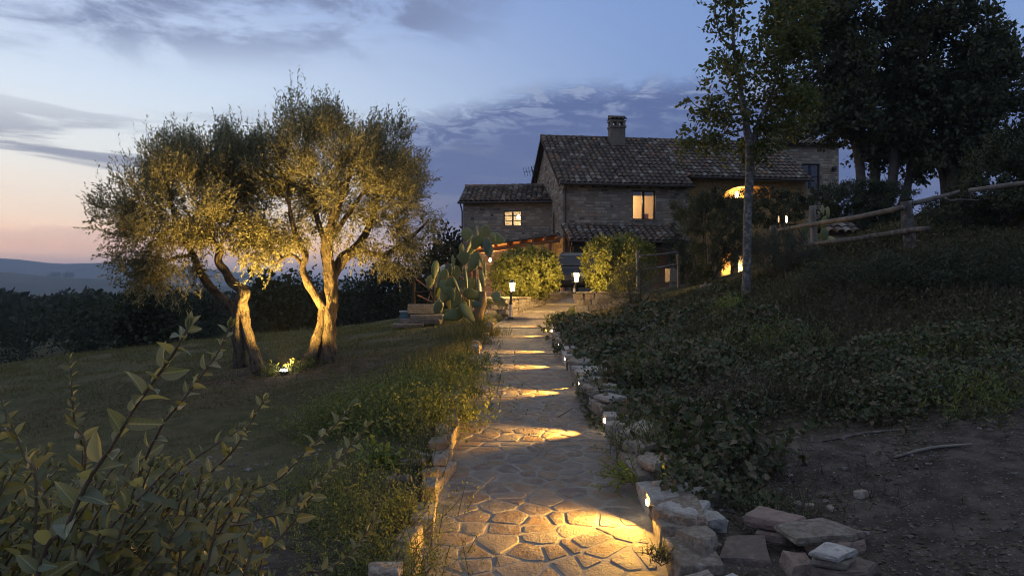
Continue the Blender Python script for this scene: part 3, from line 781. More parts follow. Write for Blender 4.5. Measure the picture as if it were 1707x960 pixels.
# the little spotlight in the grass between them
p = P(473, 622, 12.45); zg = Hz(p.x, p.y)
t = empty('garden_spotlight', (p.x, p.y, zg), 'small round spotlight in the grass between the two olive trunks', 'light')
mb = MB(); mb.tube([(p.x, p.y, zg - .06), (p.x, p.y, zg + .07)], [.06, .07], 14); mb.build('housing', MATS['lamp_metal'], t)
emit_mat('spot_lens', (1.0, .82, .5), 90)
mb = MB(); mb.tube([(p.x, p.y, zg + .071), (p.x, p.y, zg + .095), (p.x, p.y, zg + .105)], [.062, .055, .02], 14); mb.build('lens', MATS['spot_lens'], t)
lamp('bulb', 'SPOT', (p.x, p.y, zg + .125), 2300, (1.0, .57, .12), t, (.02, .16, 1), spot_size=R(132), spot_blend=1.0, shadow_soft_size=.05)

# ================================================================== OTHER TREES
def crown_tree(name, label, base, limbs, blobs, n_t, n_s, seed, bark, leaf, cat='tree', group=None, per=10, L=(.08, .12), wr=.55, kind='rhomb', slen=(.25, .5), gauss=.05, upb=.2, tj=.3, maxlen=7, droop=0.0):
    rng = np.random.default_rng(seed); t = empty(name, base, label, cat, group); sk = Skeleton()
    for k, (pts, rads, kw) in enumerate(limbs): sk.limb(pts, rads, 4, 10, **kw)
    tg, _ = blob_points(blobs, n_t, rng, .2)
    sk.grow(tg, rng, maxlen, .2, .008)
    sk.build('trunk', MATS[bark], t)
    N = np.array(sk.nodes); thin = N[np.array(sk.rad) < .05]
    if len(thin) < 5: thin = N
    st = thin[rng.integers(0, len(thin), n_s)] + rng.normal(size=(n_s, 3)) * tj
    cen = np.mean([b[0] for b in blobs], axis=0)
    d = nrmz(nrmz(st - cen) * .6 + rvec(n_s, rng) * .8 + np.array([0, 0, upb]))
    B, D, Nn = shoots(st, d, rng.uniform(*slen, n_s), per, .9, rng, gauss, droop)
    Ls = rng.uniform(*L, len(B))
    leafy('crown', kind, B, D, Nn, Ls, Ls * wr, MATS[leaf], t)
    return t

# slender young tree in front of the house
b0 = P(1243, 508, 15.0); b0.z = Hz(b0.x, b0.y)
Yt = 15.0
crown_tree('young_tree', 'slender young tree with straight pale trunk standing before the farmhouse', b0, [
    ([tuple(b0 - Vector((0, 0, .15))), P(1245, 440, Yt), P(1246, 370, Yt), P(1249, 300, Yt), P(1250, 245, Yt), P(1245, 215, Yt), P(1238, 170, Yt), P(1228, 110, Yt), P(1222, 50, Yt), P(1228, -40, Yt), P(1230, -100, Yt)],
     [.105, .09, .085, .09, .105, .075, .055, .042, .03, .018, .01], dict(wob=.12)),
    ([P(1252, 245, Yt), P(1263, 215, 15.0), P(1266, 196, 14.9)], [.075, .06, .045], dict(wob=.15)),
    ([P(1266, 198, 14.9), P(1285, 160, 14.9), P(1300, 110, 14.8), P(1312, 50, 14.8), P(1325, -30, 14.8)], [.04, .035, .03, .02, .01], {}),
    ([P(1240, 190, Yt), P(1205, 190, 15.1), P(1165, 180, 15.2), P(1145, 160, 15.2)], [.03, .02, .012, .006], {}),
    ([P(1244, 215, Yt), P(1200, 225, 14.9), P(1150, 232, 14.8)], [.028, .018, .007], {}),
    ([P(1225, 80, Yt), P(1200, 60, 15.1), P(1192, 10, 15.2)], [.025, .018, .008], {}),
], [bl(1225, 150, 15, 42, .7, 60), bl(1195, 195, 15, 38, .6, 42), bl(1210, 80, 15, 30, .6, 48), bl(1225, 0, 15, 36, .6, 40), bl(1295, 130, 14.8, 45, .8, 90), bl(1310, 40, 14.8, 50, .8, 60), bl(1175, 230, 14.8, 45, .5, 22),
    bl(1140, 172, 15.2, 16, .25, 18), bl(1270, 215, 14.9, 38, .6, 42), bl(1240, 240, 15, 50, .5, 30), bl(1320, 195, 14.8, 45, .8, 45)], 105, 1150, 31, 'grey_bark', 'young_tree_leaf', per=7, L=(.085, .125), wr=.62, kind='fold', slen=(.2, .4), gauss=.03, upb=-.25, tj=.08, maxlen=3, droop=.3)

# big dark trees behind, on the rise
def big_tree(label, px, Yb, zb, trunks, blobs, seed, nt_, ns):
    base = P(px, 480, Yb); base.z = zb
    crown_tree('oak_tree', label, base, trunks, blobs, nt_, ns, seed, 'dark_bark', 'oak_leaf', group='dark trees on the rise', per=11, L=(.15, .23), wr=.62, slen=(.3, .65), gauss=.08, upb=.1, tj=.15)
def trunk_to(px0, px1, py1, Yb, zb, r=.22):
    a = P(px0, 480, Yb); a.z = zb - .3; b = P(px1, py1, Yb); m1 = a.lerp(b, .35) + Vector((.25, 0, 0)); m2 = a.lerp(b, .7) + Vector((-.15, .1, 0))
    return ([a, m1, m2, b], [r, r * .8, r * .6, r * .2], dict(wob=.2))
big_tree('tall dark oak with several bare stems beside the tower', 1440, 28.0, 4.0,
         [trunk_to(1432, 1405, 60, 28, 4.0), trunk_to(1448, 1450, 30, 28.3, 4.0), trunk_to(1468, 1500, 80, 27.6, 4.0), trunk_to(1490, 1535, 110, 28, 4.1, .18)],
         [bl(1385, 90, 28, 85, 2.2, 110), bl(1455, 60, 28.5, 90, 2.4, 105), bl(1440, 170, 28.3, 85, 2.0, 75), bl(1400, 190, 28, 70, 1.8, 40), bl(1340, 150, 27.6, 52, 1.6, 85), bl(1480, 235, 28.3, 60, 1.5, 35), bl(1370, -40, 28, 100, 2.2, 70), bl(1500, 262, 28.6, 60, 1.4, 32), bl(1440, 250, 28.8, 50, 1.2, 22)], 41, 240, 3700)
big_tree('broad dark oak at the top right of the view', 1590, 27.0, 5.2,
         [trunk_to(1585, 1560, 60, 27, 5.0), trunk_to(1600, 1630, 70, 26.7, 5.2), trunk_to(1575, 1530, 180, 27.3, 5.0, .16)],
         [bl(1570, 100, 27, 85, 2.3, 90), bl(1635, 145, 26.8, 72, 2.2, 80), bl(1555, 200, 27, 70, 1.9, 65), bl(1630, 210, 26.6, 75, 1.8, 55), bl(1530, 255, 27.2, 48, 1.3, 38), bl(1540, 10, 27, 75, 2.0, 60), bl(1680, 215, 26.5, 40, 1.5, 50), bl(1590, 262, 27.4, 60, 1.4, 34), bl(1655, 258, 26.8, 50, 1.4, 36)], 42, 240, 3700)

# trees and shrubs at the edge of the meadow and down the slope
rf = random.Random(77)
def far_tree(label, px, top, Y, wpx, seed, name='far_tree', cat='tree', group='dark trees beyond the meadow', trunk=True, n=1500, leaf='far_leaf', L=(.22, .36)):
    b = P(px, 480, Y); b.z = Hz(b.x, b.y); zt = P(px, top, Y).z; h = max(zt - b.z, 2.0); rx = wpx * Y / FPX / 2
    rn = random.Random(seed); blobs = []
    for k in range(7):
        a = rn.random() * 6.28; q = rn.uniform(.15, .55)
        blobs.append((np.array([b.x + math.cos(a) * rx * q, b.y + math.sin(a) * rx * q, b.z + h * rn.uniform(.48, .78)]), np.array([rx * .58, rx * .58, h * rn.uniform(.2, .30)])))
    blobs.append((np.array([b.x, b.y, b.z + h * .80]), np.array([rx * .5, rx * .5, h * .22])))
    blobs.append((np.array([b.x, b.y, b.z + h * .4]), np.array([rx * .85, rx * .85, h * .28])))
    tr = [([b - Vector((0, 0, .3)), b + Vector((.1, 0, h * .25)), b + Vector((-.1, 0, h * .5)), b + Vector((.05, 0, h * .8))], [h * .035, h * .028, h * .02, .03], dict(wob=.2))]
    crown_tree(name, label, b, tr, blobs, 40, n // 8, seed, 'dark_bark', leaf, cat, group, per=8, L=L, wr=.7, slen=(.4, .9), gauss=.18, upb=.1, tj=.35, maxlen=20)
FT = [(240, 492, 30, 110, 'dark oak at the meadow edge below the left olive crown'), (150, 500, 45, 150, 'dark round tree left of the meadow-edge oak'), (40, 498, 52, 170, 'dark tree at the far left picture edge'),
      (330, 480, 48, 140, 'dark tree behind the left olive trunk'), (440, 466, 52, 130, 'dark tree seen between the two olive trunks'), (500, 470, 40, 110, 'dark tree just left of the right olive trunk'),
      (590, 452, 46, 120, 'dark tree just right of the right olive trunk'), (650, 440, 44, 110, 'tall dark tree left of the wooden railing'), (712, 415, 40, 90, 'dark tree behind the prickly pear and railing'),
      (752, 395, 39, 60, 'narrow dark tree against the left wing of the house')]
for k, (px, top, Y, wpx, lab) in enumerate(FT): far_tree(lab, px, top, Y, wpx, 200 + k, n=3400 if Y < 50 else 3000, L=(.15, .26))
# one small tree standing alone out in the meadow
far_tree('small dark tree with bare trunk standing alone in the meadow', 457, 470, 30, 62, 260, n=900)

# the wood that fills the valley
rng = np.random.default_rng(9)
nw = 620; wy = rng.uniform(62, 420, nw) ; wxp = rng.uniform(-500, 800, nw); wx_ = (wxp - 853.5) / FPX * wy
wz = H(wx_, wy); cr = rng.uniform(2.4, 4.2, nw); cap_z = 1.6 - rng.uniform(6, 26, nw) / FPX * wy - cr
wz = np.minimum(wz + cr * 1.1, cap_z)
B = []; D = []
dd = rvec(nw * 110, rng); dd[:, 2] = np.abs(dd[:, 2]) * 1.2 - .15
C3 = np.repeat(np.c_[wx_, wy, wz], 110, axis=0); RR = np.repeat(cr, 110)
B = C3 + dd * RR[:, None] * rng.uniform(.7, 1.05, (len(RR), 1))
D = nrmz(dd + rvec(len(RR), rng)); N = rvec(len(RR), rng)
Lw = rng.uniform(.7, 1.3, len(RR)) * (RR / 3)
tag(leafy('valley_wood', 'rhomb', B, D, N, Lw, Lw * .8, MATS['far_leaf']), 'dark wood filling the valley below the meadow', 'wood', kind='stuff')
# two tiny groups of trees on the near hill ridge
for px, py, lab in ((90, 461, 'tiny clump of trees on the ridge of the lower hill'), (114, 461, 'tiny flat clump of trees right of the other on the lower hill')):
    c = P(px, py, 1690); rn = np.random.default_rng(px)
    B = np.array(c)[None] + rn.normal(size=(160, 3)) * np.array([6.5, 4, 3.2]) + np.array([0, 0, 3]); Dv = rvec(160, rn)
    t = empty('tree_clump', c, lab, 'trees', 'tiny clumps of trees on the hill')
    leafy('crown', 'rhomb', B, Dv, rvec(160, rn), rn.uniform(3, 5, 160), 3.4, MATS['far_leaf'], t)
    mb = MB()
    for q in (-6, 6): mb.tube([(c.x + q, c.y, c.z - 8), (c.x + q, c.y, c.z + 4)], [.8, .5], 6)
    mb.build('trunk', MATS['dark_bark'], t)

# ================================================================== THE FARMHOUSE
m, nt = new_mat('wall_stone')
geo = nt.node('ShaderNodeNewGeometry'); co = objco(nt); isl = geo.outputs['Random Per Island']
body = nt.ramp(isl, [(0, (.33, .265, .19)), (.2, (.44, .365, .265)), (.4, (.25, .21, .165)), (.55, (.50, .42, .31)), (.7, (.37, .26, .18)), (.85, (.30, .26, .215)), (.93, (.13, .105, .09))], 'CONSTANT')
n1 = nt.noise(co, 6, 4, .6); n2 = nt.noise(co, 28, 4, .6)
body = nt.mix(nt.m('MULTIPLY', nt.smooth(n1, .4, .7), .5), body, (.28, .25, .20))
out(nt, principled(nt, body, .9, .15, 0, bumpn(nt, n2, .7, .03)))
rough_mat('wall_mortar', (.25, .215, .165), (.34, .295, .23), 2.5, bump=.5, bscale=20, objvar=0)
rough_mat('ochre_plaster', (.42, .25, .085), (.52, .33, .13), 1.6, c3=(.36, .22, .09), bump=.25, bscale=25, objvar=0)
rough_mat('room_plaster', (.62, .52, .36), (.68, .58, .42), 1.0, bump=0, objvar=0)
m, nt = new_mat('roof_tile')
geo = nt.node('ShaderNodeNewGeometry'); co = objco(nt); oi = nt.node('ShaderNodeObjectInfo')
r2 = nt.m('FRACT', nt.m('ADD', geo.outputs['Random Per Island'], nt.m('MULTIPLY', oi.outputs['Random'], 3.7)))
body = nt.ramp(r2, [(0, (.12, .095, .08)), (.3, (.165, .125, .10)), (.55, (.20, .145, .11)), (.72, (.10, .085, .075)), (.84, (.30, .275, .235)), (.95, (.27, .15, .10))], 'CONSTANT')
body = nt.mix(nt.smooth(nt.noise(co, 7, 5, .65), .5, .72), body, (.23, .215, .185))
out(nt, principled(nt, body, .9, .15, 0, bumpn(nt, nt.noise(co, 30, 4), .5, .02)))
rough_mat('dark_timber', (.035, .027, .020), (.060, .045, .032), 6, bump=.5, objvar=.15, stretch=(1, 1, 4))
rough_mat('warm_timber', (.23, .11, .05), (.33, .17, .08), 6, bump=.4, objvar=.15)
plain_mat('window_frame_paint', (.030, .024, .020), .5, .4)
plain_mat('gutter_metal', (.07, .055, .045), .45, .4, .5)
plain_mat('curtain', (.62, .56, .46), .9, .1)
plain_mat('black_void', (.012, .012, .013), .7, .2)
m, nt = new_mat('window_glass')
fr = nt.node('ShaderNodeFresnel'); fr.inputs[0].default_value = 1.5
tr = nt.node('ShaderNodeBsdfTransparent'); gl = nt.node('ShaderNodeBsdfGlossy'); gl.inputs['Roughness'].default_value = .03
mx = nt.node('ShaderNodeMixShader'); nt.l.new(nt.m('ADD', fr.outputs[0], .03), mx.inputs[0]); nt.l.new(tr.outputs[0], mx.inputs[1]); nt.l.new(gl.outputs[0], mx.inputs[2])
out(nt, mx.outputs[0])

class Frame:
    """a building's own axes: x along the front, y into the building, z up (absolute)"""
    def __init__(s, ox, oy, ang): s.o = Vector((ox, oy, 0)); s.x = Vector((math.cos(ang), math.sin(ang), 0)); s.y = Vector((-math.sin(ang), math.cos(ang), 0)); s.ang = ang
    def __call__(s, x, y, z): return s.o + s.x * x + s.y * y + Vector((0, 0, z))

def fbox(mb, fr, x0, x1, y0, y1, z0, z1):
    V = [fr(x, y, z) for z in (z0, z1) for y in (y0, y1) for x in (x0, x1)]
    return mb.add(V, [(0, 2, 3, 1), (4, 5, 7, 6), (0, 1, 5, 4), (2, 6, 7, 3), (0, 4, 6, 2), (1, 3, 7, 5)])

def wall_front(mb, fr, x0, x1, z0, z1, y, th, holes):
    """a wall of thickness th whose outer face is at y, with rectangular holes (xa, xb, za, zb)"""
    xs = sorted({x0, x1, *[h[0] for h in holes], *[h[1] for h in holes]}); zs = sorted({z0, z1, *[h[2] for h in holes], *[h[3] for h in holes]})
    for a, b in zip(xs[:-1], xs[1:]):
        for c, d in zip(zs[:-1], zs[1:]):
            mxx, mz = (a + b) / 2, (c + d) / 2
            if any(h[0] < mxx < h[1] and h[2] < mz < h[3] for h in holes): continue
            fbox(mb, fr, a, b, y, y + th, c, d)

def masonry(pt, x0, x1, z0, zt, holes, rn, lo=.11, hi=.20, proud=.028):
    """coursed rubble: every stone a raised block; pt(x, z, out) gives the point, zt(x) the top of the wall"""
    mb = MB(); z = z0; ztop = max(zt(x0), zt(x1), zt((x0 + x1) / 2))
    while z < ztop - .05:
        h = rn.uniform(lo, hi); x = x0 - rn.random() * .15
        while x < x1:
            wd = rn.uniform(.16, .50) * (h / .15) ** .5; a, b = max(x, x0), min(x + wd, x1); x += wd
            if b - a < .07: continue
            c, d = z, z + h
            if d > min(zt(a), zt(b)): d = min(zt(a), zt(b))
            if d - c < .05: continue
            if any(a < q[1] and b > q[0] and c < q[3] and d > q[2] for q in holes):
                for q in holes:                              # trim at the side of an opening
                    if c < q[3] and d > q[2]:
                        if a < q[0] < b: b = q[0]
                        elif a < q[1] < b: a = q[1]
                        elif a >= q[0] and b <= q[1]: a = b
                if b - a < .06: continue
            g = .011; pr = rn.uniform(.006, proud); j = lambda s: rn.uniform(-s, s)
            bot = [pt(a + g, c + g, -.01), pt(b - g, c + g, -.01), pt(b - g, d - g, -.01), pt(a + g, d - g, -.01)]
            k = .018
            top = [pt(a + g + k + j(.008), c + g + k + j(.008), pr), pt(b - g - k + j(.008), c + g + k + j(.008), pr + j(.004)), pt(b - g - k + j(.008), d - g - k + j(.008), pr), pt(a + g + k + j(.008), d - g - k + j(.008), pr + j(.004))]
            mb.add(bot + top, [(4, 5, 6, 7), (0, 1, 5, 4), (1, 2, 6, 5), (2, 3, 7, 6), (3, 0, 4, 7)])
        z += h
    return mb

def tile_template(L, r0, r1, seg=6, th=.018):
    """one half-round clay tile lying along +y (downhill at y=0), slightly tapered"""
    V = []
    for y, r in ((0, r0), (L, r1)):
        for k in range(seg + 1):
            a = math.pi * k / seg; V.append((math.cos(a) * r, y, math.sin(a) * r * .8))
    for k in range(seg + 1):
        a = math.pi * k / seg; V.append((math.cos(a) * (r0 - th), .0, math.sin(a) * (r0 - th) * .8))
    n = seg + 1
    F = [(k, k + 1, n + k + 1, n + k) for k in range(seg)] + [(2 * n + k, 2 * n + k + 1, k + 1, k) for k in range(seg)]
    return V, F

def roof_slope(fr, e0, e1, t0, t1, rn, sp=.265, row=.40):
    """tiles over the quad eave e0-e1, top t0-t1 (local points); returns a list of tile matrices in world space and the sheet"""
    E0, E1, T0, T1 = [fr(*q) for q in (e0, e1, t0, t1)]
    ux = (E1 - E0); Lx = ux.length; ux.normalize(); up = (T0 - E0); nrm = ux.cross(up).normalized(); uy = nrm.cross(ux).normalized(); Ly = up.dot(uy)
    ncol = max(1, int(Lx / sp)); nrow = max(1, int(math.ceil(Ly / row))); mats = []
    for c in range(ncol):
        wv = rn.uniform(-.008, .008)
        for r_ in range(nrow):
            f = (r_ + .5) / nrow; l0 = (T0 - E0).dot(ux) * f; l1 = Lx + (T1 - E1).dot(ux) * f
            xx = (c + .5) * Lx / ncol
            if xx < l0 or xx > l1: continue
            o = E0 + ux * (xx + wv + rn.uniform(-.012, .012)) + uy * (r_ * row * Ly / (nrow * row) - .05 + rn.uniform(-.02, .02)) + nrm * (.025 + .022 + rn.uniform(-.006, .010))
            tilt = Matrix.Rotation(rn.uniform(.05, .11) * -1, 3, 'X') @ Matrix.Rotation(rn.uniform(-.04, .04), 3, 'Z')
            M3 = Matrix((ux, uy, nrm)).transposed() @ tilt
            mats.append(Matrix.Translation(o) @ M3.to_4x4())
    q = [E0, E1, T1, T0]; sheet = ([v for v in q] + [v - nrm * .07 for v in q], [(0, 1, 2, 3), (7, 6, 5, 4), (0, 4, 5, 1), (1, 5, 6, 2), (2, 6, 7, 3), (3, 7, 4, 0)])
    return mats, sheet
TV, TF = tile_template(.50, .136, .098)
TVa = np.array(TV)
def tiles_mesh(mats):
    V = []; F = []
    for k, M_ in enumerate(mats):
        A = np.array(M_); V.append(TVa @ A[:3, :3].T + A[:3, 3]); F += [tuple(i + k * len(TV) for i in f) for f in TF]
    return np.concatenate(V), F
def ridge_tiles(a, b, rn, mb, sp=.42):
    L = (b - a).length; u = (b - a).normalized(); n = int(L / sp)
    s = Vector((-u.y, u.x, 0)); up = Vector((0, 0, 1)); M3 = Matrix((s, u, up)).transposed()
    for k in range(n):
        o = a + u * (k * L / n) + Vector((0, 0, .03 + rn.uniform(-.01, .012)))
        mb.add([M3 @ Vector((v[0] * 1.25, v[1], v[2] * 1.25)) + o for v in TV], TF)

HOUSE = empty('stone_farmhouse', (2.45, 34, 1.2), 'long stone farmhouse with tiled roofs, chimney and lit windows', 'house')
rh = random.Random(3)
F1 = Frame(2.45, 34.0, R(8))
ZB = 0.6                                                    # walls start below the ground
EZ, SL = 6.50, .645                                         # eave height and slope of the main roof
ML, MD = 6.2, 9.0                                           # length and depth of the main block
WIN = (3.37, 4.50, 4.88, 6.28)
zroof = lambda y: EZ + SL * (min(y, MD - y) + .35) - .12
# --- walls
mb = MB(); wall_front(mb, F1, 0, ML, ZB, EZ + .05, 0, .45, [WIN])
gx0 = [F1(0, .45, ZB), F1(0, MD, ZB), F1(0, MD, zroof(MD)), F1(0, MD / 2, zroof(MD / 2)), F1(0, .45, zroof(.45))]
gx1 = [F1(.45, .45, ZB), F1(.45, MD, ZB), F1(.45, MD, zroof(MD)), F1(.45, MD / 2, zroof(MD / 2)), F1(.45, .45, zroof(.45))]
mb.add(gx0 + gx1, [(0, 1, 2, 3, 4), (9, 8, 7, 6, 5), (0, 4, 9, 5), (4, 3, 8, 9), (3, 2, 7, 8), (2, 1, 6, 7), (1, 0, 5, 6)])
W1 = mb.build('wall', MATS['wall_mortar'], HOUSE); W1['label'] = 'rubble stone wall of the main block'
o = masonry(lambda x, z, q: F1(x, -q, z), .0, ML, ZB + .4, lambda x: EZ - .1, [WIN], rh).build('masonry_stones', MATS['wall_stone'], W1); tag(o, kind='stuff')
o = masonry(lambda y, z, q: F1(-q, y, z), .0, MD, ZB + .4, lambda y: zroof(y) - .04, [(2.2, 2.55, 4.2, 5.4)], rh).build('masonry_stones', MATS['wall_stone'], W1); tag(o, kind='stuff')
# quoins up the corner
qz = 1.3; k = 0
while qz < EZ - .3:
    h = rh.uniform(.24, .32); a, b = (.5, .28) if k % 2 else (.28, .5)
    q = MB(); fbox(q, F1, -.042, a, -.042, b, qz + .008, qz + h - .008); q.build('quoin', MATS['limestone'], W1); qz += h; k += 1
# --- lit window: reveal, room behind, frame, panes, lamp
def window(fr, win, parent, y=0, mull=1, bars=0, room=2.2, power=26, lampx=.5, blind=.0, name='window', wall='room_plaster', col=(1.0, .66, .30), lamp_z=.7, fw=.055):
    xa, xb, za, zb = win
    f = MB(); d0, d1 = y + .14, y + .20
    fbox(f, fr, xa, xb, d0, d1, za, za + fw); fbox(f, fr, xa, xb, d0, d1, zb - fw, zb); fbox(f, fr, xa, xa + fw, d0 + .001, d1 - .001, za + fw, zb - fw); fbox(f, fr, xb - fw, xb, d0 + .001, d1 - .001, za + fw, zb - fw)
    for k in range(mull):
        c = xa + (xb - xa) * (k + 1) / (mull + 1); fbox(f, fr, c - fw, c + fw, d0 - .012, d1 - .002, za + fw, zb - fw)
    W_ = f.build(name, MATS['window_frame_paint'], parent)
    n = mull + 1
    for k in range(n):
        a = xa + (xb - xa) * k / n + fw; b = xa + (xb - xa) * (k + 1) / n - fw
        g = MB(); fbox(g, fr, a - .004, b + .004, d0 + .025, d0 + .031, za + fw - .004, zb - fw + .004); g.build('pane', MATS['window_glass'], W_)
        for q in range(bars):
            zc = za + (zb - za) * (q + 1) / (bars + 1); g = MB(); fbox(g, fr, a, b, d0 + .005, d1 - .012, zc - .018, zc + .018); g.build('glazing_bar', MATS['window_frame_paint'], W_)
    s = MB(); fbox(s, fr, xa - .1, xb + .1, y - .07, y + .14, za - .07, za - .003); s.build('sill', MATS['limestone'], W_)
    if room:
        ra, rb, r0, r1, zf, zc = xa - .9, xb + .9, y + .452, y + room, za - .7, zb + .25
        q = MB()
        V = [fr(ra, r0, zf), fr(rb, r0, zf), fr(rb, r1, zf), fr(ra, r1, zf), fr(ra, r0, zc), fr(rb, r0, zc), fr(rb, r1, zc), fr(ra, r1, zc)]
        q.add(V, [(0, 1, 2, 3), (7, 6, 5, 4), (3, 2, 6, 7), (0, 3, 7, 4), (2, 1, 5, 6)]); q.build('room', MATS[wall], W_)
        lamp('room_bulb', 'POINT', fr(xa + (xb - xa) * lampx, y + room * .6, za + (zb - za) * lamp_z), power, col, W_, shadow_soft_size=.06)
        if blind:
            for k in range(n):
                a = xa + (xb - xa) * k / n + fw; b = xa + (xb - xa) * (k + 1) / n - fw
                c = MB(); fbox(c, fr, a, b, d1 + .03, d1 + .04, zb - (zb - za) * blind, zb - .02); c.build('blind', MATS['curtain'], W_)
    return W_
W = window(F1, WIN, W1, mull=1, power=75, blind=.17, lampx=.12, lamp_z=.75)
c = MB(); fbox(c, F1, 3.98, 4.02, .5, .56, 5.1, 6.0); fbox(c, F1, 3.98, 4.16, .5, .55, 5.06, 5.1); fbox(c, F1, 4.2, 4.45, .9, 1.2, 4.9, 5.25); c.build('furniture', MATS['warm_timber'], W)
slit = MB(); slit.add([F1(.06, 2.2, 4.2), F1(.06, 2.55, 4.2), F1(.06, 2.55, 5.4), F1(.06, 2.2, 5.4), F1(-.004, 2.2, 4.2), F1(-.004, 2.55, 4.2), F1(-.004, 2.55, 5.4), F1(-.004, 2.2, 5.4)],
                      [(4, 5, 6, 7), (0, 1, 5, 4), (1, 2, 6, 5), (2, 3, 7, 6), (3, 0, 4, 7)]); slit.build('shuttered_window', MATS['dark_timber'], W1)
# --- main roof: front slope with the stepped eave over the loggia, back slope
LX = 12.9; LY = .85                                          # loggia: length end and set-back
RZ = EZ + SL * (MD / 2 + .35)
ROOF = None
tm, sh = roof_slope(F1, (-.30, -.35, EZ), (ML + .1, -.35, EZ), (-.30, MD / 2, RZ), (ML + .1, MD / 2, RZ), rh)
eL = LY - .35; ezL = EZ + SL * (eL + .35)
tm2, sh2 = roof_slope(F1, (ML + .1, eL, ezL + .01), (LX, eL, ezL + .01), (ML + .1, MD / 2, RZ + .01), (LX, MD / 2, RZ + .01), rh)
tm3, sh3 = roof_slope(F1, (LX, MD + .35, EZ), (-.30, MD + .35, EZ), (LX, MD / 2, RZ), (-.30, MD / 2, RZ), rh)
mb = MB()
for s_ in (sh, sh2, sh3): mb.add(*s_)
ROOF = mb.build('roof', MATS['dark_timber'], HOUSE)
V, Fc = tiles_mesh(tm + tm2 + tm3); o = link('clay_tiles', mesh('clay_tiles', V, Fc), MATS['roof_tile'], ROOF); tag(o, kind='stuff')
mb = MB(); ridge_tiles(F1(-.3, MD / 2, RZ), F1(LX, MD / 2, RZ), rh, mb); o = mb.build('ridge_tiles', MATS['roof_tile'], ROOF); tag(o, kind='stuff')
g = MB(); g.tube([F1(-.3, -.44, EZ - .03), F1(ML + .1, -.44, EZ - .05)], .075, 8); g.tube([F1(.05, -.44, EZ - .05), F1(.05, -.12, EZ - .35), F1(.05, -.10, 1.2)], .045, 8); g.build('gutter', MATS['gutter_metal'], HOUSE)
g = MB(); g.tube([F1(ML + .15, eL - .09, ezL - .03), F1(LX, eL - .09, ezL - .04)], .075, 8); g.build('gutter', MATS['gutter_metal'], HOUSE)
for k in range(11):
    xx = .25 + k * .56; r_ = MB(); fbox(r_, F1, xx, xx + .10, -.33, .0, EZ - .13, EZ - .03); r_.build('rafter_end', MATS['dark_timber'], ROOF)
# barge board up the gable
g = MB()
for y0, y1 in ((-.35, MD / 2), (MD + .35, MD / 2)):
    za, zb = EZ, RZ
    V = [F1(-.31, y0, za - .16), F1(-.31, y1, zb - .16), F1(-.31, y1, zb + .0), F1(-.31, y0, za + .0)]; V += [v + F1.x * .05 for v in V]
    g.add(V, [(0, 1, 2, 3), (7, 6, 5, 4), (0, 4, 5, 1), (3, 2, 6, 7), (0, 3, 7, 4), (1, 5, 6, 2)])
g.build('barge_board', MATS['dark_timber'], ROOF)
rough_mat('chimney_render', (.15, .125, .10), (.22, .19, .15), 3, bump=.5, bscale=20, objvar=0)
# chimney with a little tiled cap on brick legs
CH = P(1028, 480, 38.4); fc = Frame(CH.x, CH.y, R(8))
mb = MB(); fbox(mb, fc, -.39, .39, -.3, .3, RZ - .5, RZ + .46); fbox(mb, fc, -.44, .44, -.34, .34, RZ + .46, RZ + .56); CHM = mb.build('chimney', MATS['chimney_render'], ROOF)
for xx in (-.40, -.06, .28):
    for yy in (-.28, .18): mb = MB(); fbox(mb, fc, xx, xx + .12, yy, yy + .10, RZ + .56, RZ + .80); mb.build('chimney_pillar', MATS['limestone'], CHM)
mb = MB(); fbox(mb, fc, -.44, .44, -.32, .32, RZ + .80, RZ + .86); mb.build('chimney_slab', MATS['wall_mortar'], CHM)
for k in range(4):
    for sgn in (-1, 1):
        mb = MB(); xx = -.33 + k * .22
        mb.add([fc(xx + v[0], sgn * (.42 - v[1]), RZ + .87 + v[1] * .35 + v[2]) for v in TV], TF); mb.build('roof_tile', MATS['roof_tile'], CHM)
mb = MB(); mb.tube([fc(-.46, 0, RZ + 1.06), fc(.46, 0, RZ + 1.06)], .09, 8); mb.build('ridge_tile', MATS['roof_tile'], CHM)
# --- lean-to roof over the ground floor
PZ1, PZ0, PD = 4.58, 3.72, 1.75
PR = MB(); tmp, shp = roof_slope(F1, (-.15, -PD, PZ0), (5.35, -PD, PZ0), (-.15, -.03, PZ1), (5.35, -.03, PZ1), rh, .29, .37); PR.add(*shp)
PRO = PR.build('porch_roof', MATS['dark_timber'], HOUSE)
tme = mesh('roof_tile', TV, TF); tme.materials.append(MATS['roof_tile'])
for M_ in tmp:
    o = bpy.data.objects.new('roof_tile', tme); COL.objects.link(o); o.parent = PRO; o.matrix_local = M_
mb = MB(); fbox(mb, F1, -.1, 5.3, -PD + .12, -PD + .30, PZ0 - .26, PZ0 - .06); mb.build('beam', MATS['dark_timber'], PRO)
g = MB(); g.tube([F1(-.18, -PD - .07, PZ0 - .02), F1(5.4, -PD - .07, PZ0 - .03)], .06, 8); g.tube([F1(.0, -PD - .05, PZ0 - .05), F1(.0, -PD + .2, PZ0 - .4), F1(.0, -PD + .2, 1.3)], .035, 8); g.build('gutter', MATS['gutter_metal'], PRO)
for xx in (.12, 5.1):
    mb = MB(); fbox(mb, F1, xx, xx + .2, -PD + .11, -PD + .31, 1.0, PZ0 - .26); mb.build('post', MATS['dark_timber'], PRO)
mb = MB(); fbox(mb, F1, 4.2, 5.15, -.06, -.005, 1.2, 3.35); fbox(mb, F1, 4.25, 5.1, -.08, -.061, 1.3, 3.2); mb.build('door', MATS['warm_timber'], W1)
